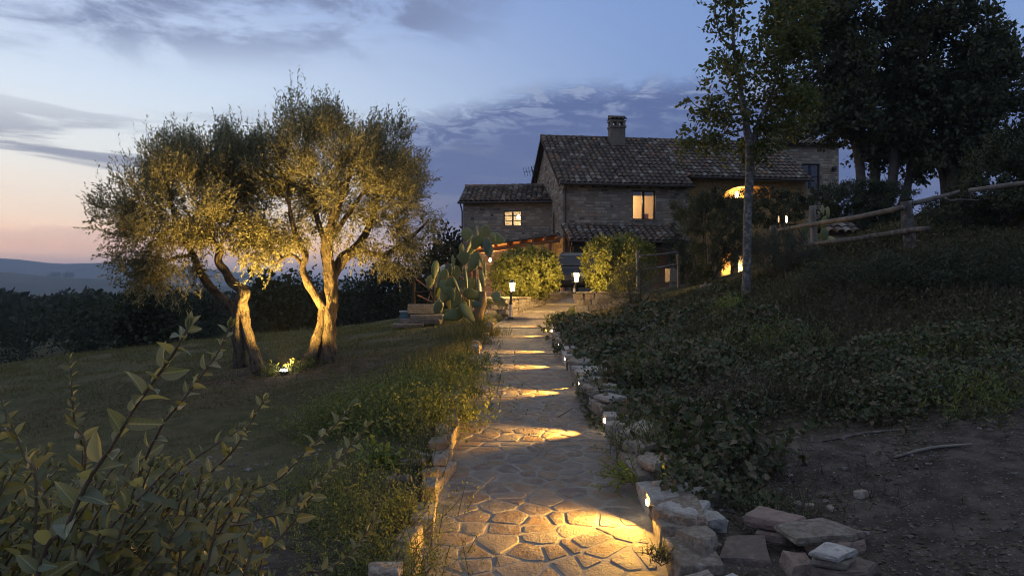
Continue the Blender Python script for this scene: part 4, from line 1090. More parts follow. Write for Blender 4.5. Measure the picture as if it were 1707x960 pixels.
# --- loggia: ochre wall with a wide flat arch, lit inside
AX0, AX1, AZ, AR = 8.2, 11.55, 6.0, .76
mb = MB(); top = ezL - .05; xs = [ML + .0] + list(np.linspace(AX0, AX1, 17)) + [LX - .15]
def az_(x): return AZ + AR * math.sqrt(max(0, 1 - ((x - (AX0 + AX1) / 2) / ((AX1 - AX0) / 2)) ** 2)) if AX0 < x < AX1 else AZ
for a, b in zip(xs[:-1], xs[1:]):
    inside = AX0 - 1e-6 <= a and b <= AX1 + 1e-6
    za, zb = (az_(a) if inside else ZB, az_(b) if inside else ZB)
    V = [F1(a, LY, za), F1(b, LY, zb), F1(b, LY, top), F1(a, LY, top)]; V += [v + F1.y * .35 for v in V]
    mb.add(V, [(0, 1, 2, 3), (7, 6, 5, 4), (0, 4, 5, 1), (3, 2, 6, 7), (0, 3, 7, 4), (1, 5, 6, 2)])
fbox(mb, F1, AX0 - .02, AX1 + .02, LY + .06, LY + .30, 3.62, 6.12)  # parapet added to cut the glow in the arch down to a strip
LG = mb.build('loggia', MATS['ochre_plaster'], HOUSE); LG['label'] = 'ochre plastered loggia with wide lit arch'
mb = MB(); fbox(mb, F1, ML + .4, LX - .2, LY + 2.2, LY + 2.4, ZB, top); fbox(mb, F1, ML + .4, LX - .2, LY + .36, LY + 2.2, top - .1, top - .04); fbox(mb, F1, LX - .4, LX - .17, LY + .36, LY + 2.2, ZB, top - .12)
fbox(mb, F1, ML + .4, LX - .2, LY + .36, LY + 2.2, 3.7, 3.9)
mb.build('inner_wall', MATS['ochre_plaster'], LG)
emit_mat('wall_lamp_glass', (1.0, .72, .32), 45)
lp = F1(9.98, LY + 2.02, 6.55)
mb = MB(); mb.tube([lp + Vector((0, 0, -.14)), lp + Vector((0, 0, 0)), lp + Vector((0, 0, .16))], [.06, .10, .07], 10); mb.build('wall_lamp', MATS['wall_lamp_glass'], LG)
lamp('wall_lamp_bulb', 'POINT', lp - F1.y * .22, 85, (1.0, .62, .20), LG, shadow_soft_size=.08)
# ground floor of that side: warm lit doorway and windows seen through the hedge
mb = MB(); wall_front(mb, F1, ML, LX, ZB, 3.7, LY + .5, .3, [(8.45, 9.05, 1.9, 3.4), (9.35, 9.95, 1.9, 3.4), (11.2, 11.5, 2.8, 3.5)]); mb.build('lower_wall', MATS['ochre_plaster'], LG)
for wn, pw in (((8.45, 9.05, 1.9, 3.4), 90), ((9.35, 9.95, 1.9, 3.4), 90), ((11.2, 11.5, 2.8, 3.5), 40)): window(F1, wn, LG, y=LY + .5, mull=0, room=1.8, power=pw, lampx=.5, fw=.04, lamp_z=.55)
# --- left wing
F2 = Frame(-2.72, 37.3, R(-5)); WL, WD = 4.75, 4.4
WE, WS = 6.05, .47
W2N = (2.28, 3.20, 4.82, 5.60)
mb = MB(); wall_front(mb, F2, .15, WL, -.5, WE, .25, .4, [W2N]); 
V = [F2(.15, .65, -.5), F2(.15, WD, -.5), F2(.15, WD, WE), F2(.15, 2.3, WE + WS * 2.2), F2(.15, .65, WE + WS * .5)]; V += [v + F2.x * .4 for v in V]
mb.add(V, [(0, 1, 2, 3, 4), (9, 8, 7, 6, 5), (0, 4, 9, 5), (4, 3, 8, 9), (3, 2, 7, 8), (2, 1, 6, 7), (1, 0, 5, 6)])
W2 = mb.build('wing_wall', MATS['wall_mortar'], HOUSE)
o = masonry(lambda x, z, q: F2(x, .25 - q, z), .15, WL, .4, lambda x: WE - .02, [W2N], rh).build('masonry_stones', MATS['wall_stone'], W2); tag(o, kind='stuff')
window(F2, W2N, W2, y=.25, mull=1, bars=2, power=150, lampx=.72, lamp_z=.78, fw=.04, col=(1, .80, .48))
emit_mat('pendant_glass', (1.0, .85, .6), 20)
mb = MB(); c = F2(W2N[0] + .66, 1.5, 5.40); mb.tube([c + Vector((0, 0, -.10)), c + Vector((0, 0, -.06)), c, c + Vector((0, 0, .06)), c + Vector((0, 0, .10))], [.03, .08, .10, .08, .03], 10); mb.build('pendant_lamp', MATS['pendant_glass'], W2)
tmw, shw = roof_slope(F2, (-.05, -.05, WE - .02), (WL + .3, -.05, WE - .02), (-.05, 2.3, WE + WS * 2.35 - .02), (WL + .3, 2.3, WE + WS * 2.35 - .02), rh)
tmx, shx = roof_slope(F2, (WL + .3, WD + .3, WE - .02), (-.05, WD + .3, WE - .02), (WL + .3, 2.3, WE + WS * 2.35 - .02), (-.05, 2.3, WE + WS * 2.35 - .02), rh)
mb = MB(); mb.add(*shw); mb.add(*shx); WR = mb.build('wing_roof', MATS['dark_timber'], HOUSE)
V, Fc = tiles_mesh(tmw + tmx); o = link('clay_tiles', mesh('clay_tiles', V, Fc), MATS['roof_tile'], WR); tag(o, kind='stuff')
mb = MB(); ridge_tiles(F2(-.05, 2.3, WE + WS * 2.35 - .02), F2(WL + .3, 2.3, WE + WS * 2.35 - .02), rh, mb); o = mb.build('ridge_tiles', MATS['roof_tile'], WR); tag(o, kind='stuff')
g = MB(); g.tube([F2(-.08, -.13, WE - .05), F2(WL + .1, -.13, WE - .06)], .065, 8); g.tube([F2(.05, -.13, WE - .08), F2(.12, .12, WE - .45), F2(.12, .16, 1.0)], .04, 8); g.build('gutter', MATS['gutter_metal'], WR)
# --- tower block at the right, behind
F3 = Frame(P(1262, 480, 43).x, 43.0, R(4)); TWX = 5.05; TE = 10.15
TW = (P(1337, 0, 43.2).x - F3.o.x, P(1368, 0, 43.2).x - F3.o.x, 7.55, 9.05)
mb = MB(); wall_front(mb, F3, 0, TWX, 1.0, TE, 0, .4, [TW]); fbox(mb, F3, TWX - .4, TWX, .4, 5.0, 1.0, TE)
W3 = mb.build('tower_wall', MATS['wall_mortar'], HOUSE)
o = masonry(lambda x, z, q: F3(x, -q, z), 0, TWX, 4.5, lambda x: TE - .05, [TW], rh).build('masonry_stones', MATS['wall_stone'], W3); tag(o, kind='stuff')
window(F3, TW, W3, mull=1, bars=1, room=0)
mb = MB(); fbox(mb, F3, TW[0] - .1, TW[1] + .1, .41, .5, TW[2] - .1, TW[3] + .1); mb.build('dark_interior', MATS['black_void'], W3)
apx = (TWX / 2, 2.5, TE + 1.15)
rl = MB(); tmt = []
for q in (((-.3, -.3), (TWX + .3, -.3)), ((TWX + .3, -.3), (TWX + .3, 5.3)), ((TWX + .3, 5.3), (-.3, 5.3)), ((-.3, 5.3), (-.3, -.3))):
    a, b = q; m_, s_ = roof_slope(F3, (*a, TE), (*b, TE), apx, apx, rh); tmt += m_; rl.add(*s_)
TR = rl.build('tower_roof', MATS['dark_timber'], HOUSE)
V, Fc = tiles_mesh(tmt); o = link('clay_tiles', mesh('clay_tiles', V, Fc), MATS['roof_tile'], TR); tag(o, kind='stuff')
mb = MB(); c = F3(TWX - .35, -.12, 8.75); mb.box(c, (.22, .2, .2)); mb.tube([c, c + Vector((-.1, -.12, -.06))], [.06, .08], 8); mb.build('floodlight', MATS['lamp_metal'], W3)
# --- aerial on the gable
AE = F1(-.35, 5.6, 7.9); aer = empty('tv_aerial', AE, 'thin metal television aerial on the gable wall', 'aerial')
mb = MB(); mb.tube([F1(-.05, 5.6, 6.9), F1(-.30, 5.6, 7.0), AE + Vector((-.25, 0, .35))], .022, 6); mb.build('mast', MATS['lamp_metal'], aer)
mb = MB(); c = AE + Vector((-.25, 0, .1)); mb.tube([c + Vector((-.45, .1, -.05)), c + Vector((.35, -.1, .05))], .014, 5); mb.build('boom', MATS['lamp_metal'], aer)
for k in range(6):
    q = c + Vector((-.4 + k * .14, .09 - k * .03, -.045 + k * .018)); mb = MB(); mb.tube([q + Vector((.06, .18, -.22)), q + Vector((-.06, -.18, .22))], .011, 5); mb.build('element', MATS['lamp_metal'], aer)

# ------------------------------------------------------------------ pergola against the gable
PG = empty('pergola', P(870, 495, 33.8), 'timber pergola with sloping roof glowing orange beside the gable', 'pergola')
PGX0, PGX1, PGY0, PGY1 = -2.0, 2.2, 33.0, 36.9
def pz(x): return 3.42 + (x - PGX0) / (PGX1 - PGX0) * .62
mb = MB(); V = [(PGX0, PGY0, pz(PGX0)), (PGX1, PGY0, pz(PGX1)), (PGX1, PGY1, pz(PGX1)), (PGX0, PGY1, pz(PGX0))]; V += [(a, b, c + .05) for a, b, c in V]
mb.add(V, [(3, 2, 1, 0), (4, 5, 6, 7), (0, 1, 5, 4), (1, 2, 6, 5), (2, 3, 7, 6), (3, 0, 4, 7)]); mb.build('roof_boards', MATS['warm_timber'], PG)
for k in range(8):
    x = PGX0 + .1 + k * .57; mb = MB(); mb.box((x, (PGY0 + PGY1) / 2, pz(x) - .075), (.09, PGY1 - PGY0 + .3, .14)); mb.build('rafter', MATS['warm_timber'], PG)
    mb = MB(); mb.box((x, PGY0 - .0, pz(x) + .085), (.10, .10, .07)); mb.build('tile_block', MATS['dark_timber'], PG)
mb = MB(); mb.tube([(PGX0 - .1, PGY0 + .12, pz(PGX0) - .24), (PGX1, PGY0 + .12, pz(PGX1) - .24)], .09, 8); mb.build('beam', MATS['warm_timber'], PG)
mb = MB(); mb.tube([(PGX0 - .1, PGY0 - .06, pz(PGX0) + .02), (PGX1, PGY0 - .06, pz(PGX1) + .02)], .055, 8); mb.build('gutter', MATS['gutter_metal'], PG)
for x, y in ((PGX0 + .05, PGY0 + .12), (1.75, PGY0 + .12), (PGX0 + .05, PGY1 - .2)):
    mb = MB(); mb.box((x, y, .3 + (pz(x) - .32 - .3) / 2), (.15, .15, pz(x) - .32 - .3)); mb.build('post', MATS['warm_timber'], PG)
bp = P(817, 433, 33.2)
emit_mat('bulb_glass', (1.0, .80, .5), 40)
bt = empty('pergola_lamp', bp, 'small bright bulb hanging under the pergola', 'lamp')
mb = MB(); mb.tube([bp + Vector((0, 0, -.09)), bp + Vector((0, 0, -.03)), bp + Vector((0, 0, .07))], [.03, .06, .03], 8); mb.build('bulb', MATS['bulb_glass'], bt)
mb = MB(); mb.tube([bp + Vector((0, 0, .07)), bp + Vector((0, .1, .6))], .012, 5); mb.build('cord', MATS['lamp_metal'], bt)
lamp('bulb_light', 'POINT', bp + Vector((.1, .2, -.1)), 300, (1.0, .50, .16), bt, shadow_soft_size=.06)

# ================================================================== IN FRONT OF THE HOUSE
# ------------------------------------------------------------------ parked car, seen from behind
def car_paint(name, c):
    m, nt = new_mat(name); b = nt.node('ShaderNodeBsdfPrincipled'); b.inputs['Base Color'].default_value = (*c, 1); b.inputs['Metallic'].default_value = .5
    b.inputs['Roughness'].default_value = .35; b.inputs['Coat Weight'].default_value = .6; b.inputs['Coat Roughness'].default_value = .08; out(nt, b.outputs[0])
car_paint('car_paint', (.012, .013, .017)); plain_mat('car_glass', (.02, .025, .035), .06, .6); plain_mat('tyre_rubber', (.018, .018, .018), .8, .2)
plain_mat('tail_light', (.38, .015, .012), .2, .6); plain_mat('number_plate', (.55, .55, .52), .5, .4); plain_mat('steel', (.35, .35, .36), .3, .5, .9)
cp = P(964, 489, 27.0); cp.z = Hz(cp.x, cp.y + 2)
CAR = empty('parked_car', cp, 'dark estate car parked tail-on between the two round bushes', 'car')
CM = Matrix.Translation(cp) @ Matrix.Rotation(R(-4), 4, 'Z')
def cput(mb): mb.V = [tuple(CM @ Vector(v)) for v in mb.V]; return mb
# side profile (y forward from the tail, z up) lofted over the width
prof = [(.05, .42), (.0, .55), (.02, .80), (.06, 1.02), (.14, 1.10), (.42, 1.52), (.60, 1.62), (1.3, 1.68), (2.2, 1.63), (2.75, 1.40), (3.2, 1.12), (3.9, 1.02), (4.3, .90), (4.42, .65), (4.38, .40), (3.9, .30), (.5, .30)]
def hw(z): return .90 if z < 1.0 else .90 - (z - 1.0) * .33
mb = MB(); n = len(prof); secs = [(-1.0, .97), (-.93, 1.0), (.93, 1.0), (1.0, .97)]
V = []
for s_, sc_ in secs:
    for (y, z) in prof: V.append((s_ * hw(z), 2.2 + (y - 2.2) * sc_, .3 + (z - .3) * (sc_ if z > 1.2 else 1)))
Fq = []
for a in range(3):
    for k in range(n): Fq.append((a * n + k, a * n + (k + 1) % n, (a + 1) * n + (k + 1) % n, (a + 1) * n + k))
Fq += [tuple(range(n)), tuple(3 * n + k for k in range(n - 1, -1, -1))]
mb.add(V, Fq); BODY = cput(mb).build('body', MATS['car_paint'], CAR)
mb = MB(); mb.add([(-.70, .145, 1.13), (.70, .145, 1.13), (.62, .405, 1.50), (-.62, .405, 1.50), (-.70, .13, 1.13), (.70, .13, 1.13), (.62, .39, 1.515), (-.62, .39, 1.515)],
                  [(4, 5, 6, 7), (0, 1, 5, 4), (1, 2, 6, 5), (2, 3, 7, 6), (3, 0, 4, 7)]); cput(mb).build('rear_window', MATS['car_glass'], CAR)
for s_ in (-1, 1):
    mb = MB(); mb.add([(s_ * .905, .7, 1.10), (s_ * .905, 2.9, 1.10), (s_ * .765, 2.4, 1.50), (s_ * .755, .85, 1.52)], [(0, 1, 2, 3)]); cput(mb).build('side_window', MATS['car_glass'], CAR)
    mb = MB(); mb.add([(s_ * .60, .035, .82), (s_ * .88, .06, .84), (s_ * .87, .08, 1.02), (s_ * .66, .06, 1.02), (s_ * .60, .00, .82), (s_ * .89, .03, .84), (s_ * .88, .045, 1.02), (s_ * .66, .025, 1.02)],
                      [(4, 5, 6, 7), (0, 1, 5, 4), (1, 2, 6, 5), (2, 3, 7, 6), (3, 0, 4, 7)]); cput(mb).build('tail_light', MATS['tail_light'], CAR)
    for yy in (.85, 3.55):
        mb = MB(); mb.tube([(s_ * .70, yy, .32), (s_ * .72, yy, .32), (s_ * .88, yy, .32), (s_ * .90, yy, .32)], [.26, .32, .32, .26], 18); wh = cput(mb).build('wheel', MATS['tyre_rubber'], CAR)
        mb = MB(); mb.tube([(s_ * .895, yy, .32), (s_ * .912, yy, .32)], [.20, .17], 14); cput(mb).build('rim', MATS['steel'], wh)
    mb = MB(); mb.tube([(s_ * .58, .55, 1.665), (s_ * .58, .7, 1.72), (s_ * .58, 2.0, 1.72), (s_ * .58, 2.15, 1.66)], .018, 6); cput(mb).build('roof_rail', MATS['steel'], CAR)
mb = MB(); mb.box((0, -.004, .78), (.52, .02, .115)); cput(mb).build('number_plate', MATS['number_plate'], CAR)
mb = MB(); mb.box((0, .0, .48), (1.70, .10, .18)); cput(mb).build('bumper', MATS['tyre_rubber'], CAR)

# ------------------------------------------------------------------ low stone retaining walls at the head of the path
def low_wall(name, label, line, z0s, z1s, th, mat, seed, cap=True):
    """line: list of (x, y); wall built of separate stones in courses with a flat coping"""
    rn = random.Random(seed); t = empty(name, (*line[0], z0s[0]), label, 'wall'); mb = MB()
    ds = [0]
    for a, b in zip(line[:-1], line[1:]): ds.append(ds[-1] + math.hypot(b[0] - a[0], b[1] - a[1]))
    L = ds[-1]
    def at_(s): return np.interp(s, ds, [q[0] for q in line]), np.interp(s, ds, [q[1] for q in line]), np.interp(s, ds, z0s), np.interp(s, ds, z1s)
    # core
    for k in range(int(L / .25)):
        s0, s1 = k * .25, min((k + 1) * .25, L); x0, y0, a0, b0_ = at_(s0); x1, y1, a1, b1 = at_(s1); ang = math.atan2(y1 - y0, x1 - x0); nx_, ny_ = -math.sin(ang) * (th / 2 - .03), math.cos(ang) * (th / 2 - .03)
        V = [(x0 + nx_, y0 + ny_, a0 - .3), (x1 + nx_, y1 + ny_, a1 - .3), (x1 - nx_, y1 - ny_, a1 - .3), (x0 - nx_, y0 - ny_, a0 - .3), (x0 + nx_, y0 + ny_, b0_ - .05), (x1 + nx_, y1 + ny_, b1 - .05), (x1 - nx_, y1 - ny_, b1 - .05), (x0 - nx_, y0 - ny_, b0_ - .05)]
        mb.add(V, [(0, 1, 5, 4), (2, 3, 7, 6), (4, 5, 6, 7), (0, 4, 7, 3), (1, 2, 6, 5)])
    mb.build('core', MATS['wall_mortar'], t)
    s = 0; k = 0
    ncourse = 4
    for c in range(ncourse):
        s = rn.uniform(-.15, 0)
        while s < L:
            ln = rn.uniform(.2, .5); sm = min(max(s + ln / 2, .05), L - .05); x, y, a, b = at_(sm); x2, y2, _, _ = at_(min(sm + .05, L)); x3, y3, _, _ = at_(max(sm - .05, 0)); ang = math.atan2(y2 - y3, x2 - x3)
            h = (b - a) / ncourse
            if h > .03: stone('stone', (x, y, a + c * h), (ln * .96, th + rn.uniform(-.02, .04), h * .97), ang, (0, 0), mat, t, rn.randrange(10 ** 6), .10)
            s += ln
    if cap:
        s = 0
        while s < L - .05:
            ln = min(rn.uniform(.4, .7), L - s); x, y, a, b = at_(s + ln / 2); x2, y2, _, _ = at_(s + ln); x3, y3, _, _ = at_(s); ang = math.atan2(y2 - y3, x2 - x3)
            stone('coping_stone', (x, y, b - .005), (ln * .98, th + .08, .055), ang, (0, 0), mat, t, rn.randrange(10 ** 6), .06); s += ln
    return t
a, b, c = P(838, 530, 20.6), P(890, 512, 22.6), P(950, 496, 25.4)
low_wall('retaining_wall', 'low stone retaining wall below the round bush left of the path head', [(a.x - .9, a.y + .1), (a.x, a.y), (b.x, b.y), (c.x, c.y)],
         [a.z - .05, a.z - .05, b.z - .05, c.z - .05], [P(850, 498, 20.6).z] * 2 + [P(890, 497, 22.6).z, P(950, 487, 25.4).z], .28, 'limestone', 61)
a, b = P(962, 524, 20.8), P(1075, 512, 20.2)
low_wall('retaining_wall', 'low stone retaining wall right of the path head under the second lantern', [(a.x, a.y), (b.x, b.y)], [a.z - .1, b.z - .1], [P(962, 489, 20.8).z, P(1075, 489, 20.2).z], .30, 'limestone', 62)

# ------------------------------------------------------------------ lantern posts
emit_mat('lantern_glass', (1.0, .62, .21), 780)
plain_mat('pale_post', (.45, .44, .42), .6, .3)
def lantern(label, px, pyb, pyl, Y):
    b = P(px, pyb, Y); l = P(px + 3, pyl, Y)
    t = empty('lantern_post', b, label, 'lamp', 'lantern posts at the head of the path')
    zt = l.z - .18
    mb = MB(); mb.box((b.x, b.y, b.z + .02), (.16, .16, .05)); mb.build('base_plate', MATS['lamp_metal'], t)
    mb = MB(); mb.tube([(b.x, b.y, b.z - .15), (b.x, b.y, b.z + (zt - b.z) * .55)], .038, 10); mb.build('lower_post', MATS['pale_post'], t)
    mb = MB(); mb.tube([(b.x, b.y, b.z + (zt - b.z) * .55), (l.x - .02, b.y, zt), (l.x, b.y, l.z - .13)], [.045, .032, .05], 10); mb.tube([(l.x, b.y, l.z - .15), (l.x, b.y, l.z - .128)], [.135, .145], 16); mb.build('upper_post', MATS['lamp_metal'], t)  # wide disc under the glass, added to shade the path from the lantern
    mb = MB(); mb.tube([(l.x, b.y, l.z - .125), (l.x, b.y, l.z - .02), (l.x, b.y, l.z + .11)], [.050, .068, .074], 12); mb.build('lantern_glass', MATS['lantern_glass'], t)
    cp_ = MB(); cp_.tube([(l.x, b.y, l.z + .112), (l.x, b.y, l.z + .13), (l.x, b.y, l.z + .20)], [.095, .095, .02], 12); cp_.build('cap', MATS['lamp_metal'], t)
    for k in range(4):
        an = k * math.pi / 2 + .6; q = Vector((math.cos(an) * .082, math.sin(an) * .082, 0)); mb = MB(); mb.tube([Vector((l.x, b.y, l.z - .13)) + q * .8, Vector((l.x, b.y, l.z + .115)) + q], .006, 5); mb.build('cage_bar', MATS['lamp_metal'], t)
    return t
lantern('glowing lantern on a post before the left round bush', 851, 531, 478, 20.2)
lantern('glowing lantern on a post at the end of the right wall', 958, 490, 462, 20.8)

# ------------------------------------------------------------------ the two round bushes
def bush(name, label, base, blobs, n_t, n_s, seed, leaf, bark='dark_bark', group=None, per=8, L=(.055, .085), wr=.55, kind='fold', slen=(.1, .22), gauss=.02, tj=.05, shell=1.0, cat='bush', upb=.3):
    rng = np.random.default_rng(seed); t = empty(name, base, label, cat, group); sk = Skeleton()
    bz = Vector(base)
    for k in range(7):
        a = rng.random() * 6.28; c = blobs[k % len(blobs)]; e = Vector(c[0]) + Vector((math.cos(a) * c[1][0] * .4, math.sin(a) * c[1][1] * .4, c[1][2] * rng.uniform(-.1, .4)))
        s = bz + Vector((math.cos(a) * .12, math.sin(a) * .12, -.1)); sk.limb([s, s.lerp(e, .4) + Vector((0, 0, -.05)), e], [.035, .026, .012], 4, 6)
    tg, _ = blob_points(blobs, n_t, rng, shell); tg = tg[tg[:, 2] > bz.z + .05]
    sk.grow(tg, rng, 6, .1, .006); sk.build('stems', MATS[bark], t)
    N = np.array(sk.nodes); rad = np.array(sk.rad)
    ends = tg[rng.integers(0, len(tg), n_s)] + rng.normal(size=(n_s, 3)) * tj
    cen = np.mean([b_[0] for b_ in blobs], axis=0)
    d = nrmz(nrmz(ends - cen) * .8 + rvec(n_s, rng) * .6 + np.array([0, 0, upb]))
    B, D, Nn = shoots(ends, d, rng.uniform(*slen, n_s), per, .95, rng, gauss); keep = B[:, 2] > bz.z + .02
    B, D, Nn = B[keep], D[keep], Nn[keep]; Nn = nrmz(D * .3 + nrmz(B - cen) + Nn * .6)
    Ls = rng.uniform(*L, len(B)); leafy('foliage', kind, B, D, Nn, Ls, Ls * wr, MATS[leaf], t)
    return t
rough_mat('pale_stem', (.26, .22, .16), (.36, .31, .23), 6, bump=.4, objvar=.1)
bush('round_bush', 'round clipped bush glowing yellow behind the left lantern', P(880, 497, 22.8), [bl(877, 458, 22.6, 51, 1.0, 38), bl(856, 462, 22.4, 34, .7, 30), bl(900, 456, 22.6, 31, .7, 34), bl(880, 440, 22.6, 40, .8, 22)], 420, 2300, 71, 'bush_leaf', 'pale_stem', L=(.07, .11))
bush('round_bush', 'bright leafy bush right of the second lantern', P(1030, 490, 22.6), [bl(1012, 440, 22.4, 36, .8, 40), bl(1040, 432, 22.5, 42, .9, 32), bl(1020, 462, 22.3, 38, .8, 28), bl(1065, 440, 22.6, 24, .7, 34), bl(1035, 410, 22.5, 26, .6, 14)], 420, 2300, 72, 'bush_leaf', 'pale_stem', L=(.07, .11))

# ------------------------------------------------------------------ hedges and shrubs by the house
bush('tall_shrub', 'tall dark feathery shrub in front of the lit lower windows', P(1175, 475, 22.5), [bl(1175, 400, 22.5, 60, 1.2, 68), bl(1150, 440, 22.3, 40, .9, 38), bl(1205, 380, 22.6, 42, .9, 55), bl(1160, 350, 22.5, 38, .8, 38), bl(1222, 400, 22.6, 30, .8, 45), bl(1228, 352, 22.6, 44, .7, 28), bl(1190, 345, 22.5, 34, .8, 30)], 380, 3000, 73, 'hedge_leaf', 'dark_bark', per=9, L=(.06, .10), wr=.3, kind='rhomb', shell=.4)
bush('hedge', 'dark clipped hedge arching below the ochre loggia', P(1350, 420, 23.5), [bl(1285, 347, 23.5, 64, 1.0, 28), bl(1360, 345, 23.6, 60, 1.0, 26), bl(1430, 340, 23.6, 60, 1.0, 34), bl(1475, 345, 23.2, 42, .9, 34), bl(1440, 375, 23.3, 62, .9, 34), bl(1300, 370, 23.6, 40, .7, 14)], 420, 2600, 74, 'hedge_leaf', 'dark_bark', per=9, L=(.07, .11), wr=.45, kind='rhomb', shell=.4)
bush('wispy_shrub', 'pale wispy shrub rising behind the top of the hedge', P(1450, 330, 24.5), [bl(1440, 318, 24.5, 55, .8, 17), bl(1490, 328, 24.3, 32, .7, 17)], 150, 700, 75, 'grey_shrub_leaf', 'dark_bark', per=7, L=(.07, .11), wr=.35, kind='rhomb', shell=.4)
bush('grey_shrub', 'low grey feathery shrub in front of the second wall', P(1062, 520, 18.5), [bl(1060, 478, 18.5, 42, .7, 40), bl(1085, 500, 18.3, 40, .7, 26), bl(1035, 505, 18.6, 30, .5, 22)], 220, 1200, 76, 'grey_shrub_leaf', 'dark_bark', per=9, L=(.035, .06), wr=.25, kind='rhomb', shell=.3)
bush('lavender_bush', 'dull grey lavender bush beside the nearer fence rail', P(1310, 450, 15.8), [bl(1305, 435, 15.8, 60, .8, 45), bl(1340, 450, 15.5, 45, .8, 30), bl(1275, 440, 16, 30, .6, 50)], 220, 1400, 77, 'grey_shrub_leaf', 'dark_bark', per=8, L=(.045, .08), wr=.18, kind='rhomb', shell=.3, upb=.8)
bush('bright_shrub', 'small yellow-green bush at the foot of the young tree', P(1222, 545, 13.2), [bl(1222, 528, 13.2, 22, .3, 20)], 60, 260, 78, 'bright_leaf', 'dark_bark', per=8, L=(.03, .05), wr=.5)
bush('hillside_shrub', 'large dark shrub rising at the right edge above the fence', P(1670, 360, 15.0), [bl(1670, 300, 15.0, 70, 1.2, 75), bl(1700, 270, 15.0, 60, 1.2, 60), bl(1640, 345, 14.6, 45, .9, 50), bl(1700, 370, 14, 60, 1, 50), bl(1780, 300, 14.5, 80, 1.2, 80)], 420, 2600, 79, 'hedge_leaf', 'dark_bark', per=9, L=(.05, .085), wr=.5, kind='rhomb', shell=.3)
bush('hillside_shrub', 'dark shrub on the bank behind the right fence post', P(1590, 400, 15.5), [bl(1590, 372, 15.5, 52, .9, 40), bl(1550, 385, 15.5, 30, .7, 24)], 200, 1100, 80, 'hedge_leaf', 'dark_bark', per=8, L=(.05, .08), wr=.45, kind='rhomb', shell=.3)
bush('bank_shrub', 'low dark shrub on the bank below the fence rails', P(1480, 480, 11.8), [bl(1440, 460, 12, 90, .9, 26), bl(1540, 455, 11.6, 90, .9, 30), bl(1630, 440, 11.6, 80, .9, 40), bl(1690, 470, 10.8, 70, .8, 36)], 380, 2300, 81, 'hedge_leaf', 'dark_bark', per=8, L=(.035, .065), wr=.4, kind='rhomb', shell=.3)

# ------------------------------------------------------------------ prickly pears
m, nt = new_mat('cactus_skin')
co = objco(nt); rnd = nt.node('ShaderNodeObjectInfo').outputs['Random']
col = nt.ramp(rnd, [(0, (.14, .18, .09)), (.35, (.22, .245, .085)), (.7, (.29, .28, .10)), (1, (.12, .16, .11))])
vo = nt.node('ShaderNodeTexVoronoi'); nt.l.new(co, vo.inputs['Vector']); vo.inputs['Scale'].default_value = 16
col = nt.mix(nt.smooth(vo.outputs['Distance'], .16, .06), col, (.27, .22, .13))
col = nt.mix(nt.m('MULTIPLY', nt.smooth(nt.noise(co, 4, 4), .55, .75), .5), col, (.20, .15, .07))
out(nt, principled(nt, col, .55, .35))
rough_mat('cactus_trunk', (.16, .11, .06), (.25, .18, .10), 6, bump=.7, objvar=.1); plain_mat('cactus_fruit', (.30, .12, .06), .5, .4)
def pad_mesh():
    bm = bmesh.new(); bmesh.ops.create_uvsphere(bm, u_segments=16, v_segments=10, radius=.5)
    for v in bm.verts:
        z = v.co.z; k = .62 + .38 * min(1, (z + .5) / .62) if z < .12 else 1.0
        v.co.x *= .80 * k; v.co.y *= .13; v.co.z = z + .5
    me = bpy.data.meshes.new('pad'); bm.to_mesh(me); bm.free(); me.materials.append(MATS['cactus_skin'])
    me.polygons.foreach_set('use_smooth', np.ones(len(me.polygons), dtype=bool)); return me
PAD = pad_mesh()
def fruit_mesh():
    bm = bmesh.new(); bmesh.ops.create_uvsphere(bm, u_segments=8, v_segments=6, radius=.5)
    for v in bm.verts: v.co.x *= .62; v.co.y *= .62; v.co.z = (v.co.z + .5)
    me = bpy.data.meshes.new('fruit'); bm.to_mesh(me); bm.free(); me.materials.append(MATS['cactus_fruit']); return me
FRUIT = fruit_mesh()
def prickly(label, base, pads, Y, trunk, seed, f=.3, psc=1.14):
    rn = random.Random(seed); t = empty('prickly_pear', base, label, 'cactus')
    mb = MB(); mb.tube([Vector(q) for q in trunk], np.linspace(.17, .09, len(trunk)), 10, True, wob=.3); mb.build('trunk', MATS['cactus_trunk'], t, True)
    for (px, py, hpx, ang, asp, yaw) in pads:
        dY = rn.uniform(-.35, .35); c = P(px, py, Y + dY); hpx *= psc; asp = min(1.0, asp * 1.08); h = hpx * Y / FPX
        M_ = Matrix.Rotation(R(-ang), 4, 'Y') @ Matrix.Rotation(R(yaw + rn.uniform(-15, 15)), 4, 'Z') @ Matrix.Rotation(R(rn.uniform(-18, 18)), 4, 'X') @ Matrix.Diagonal((h * asp / .8, h * 1.1, h, 1))
        up = Matrix.Rotation(R(-ang), 4, 'Y') @ Vector((0, 0, -h / 2))
        o = bpy.data.objects.new('pad', PAD); COL.objects.link(o); o.parent = t; W_ = Matrix.Translation(c + up) @ M_
        o.matrix_local = Matrix.Translation(-Vector(base)) @ W_
        if rn.random() < f:
            for q in range(rn.randint(1, 3)):
                fx = rn.uniform(-.28, .28); e = bpy.data.objects.new('fruit', FRUIT); COL.objects.link(e); e.parent = o
                e.matrix_local = Matrix.Translation((fx, 0, math.sqrt(max(.02, .25 - (fx / .8) ** 2)) + .46)) @ Matrix.Rotation(fx * 1.5, 4, 'Y') @ Matrix.Diagonal((.13 / max(asp, .4) * .8, .16, .17, 1))
    return t
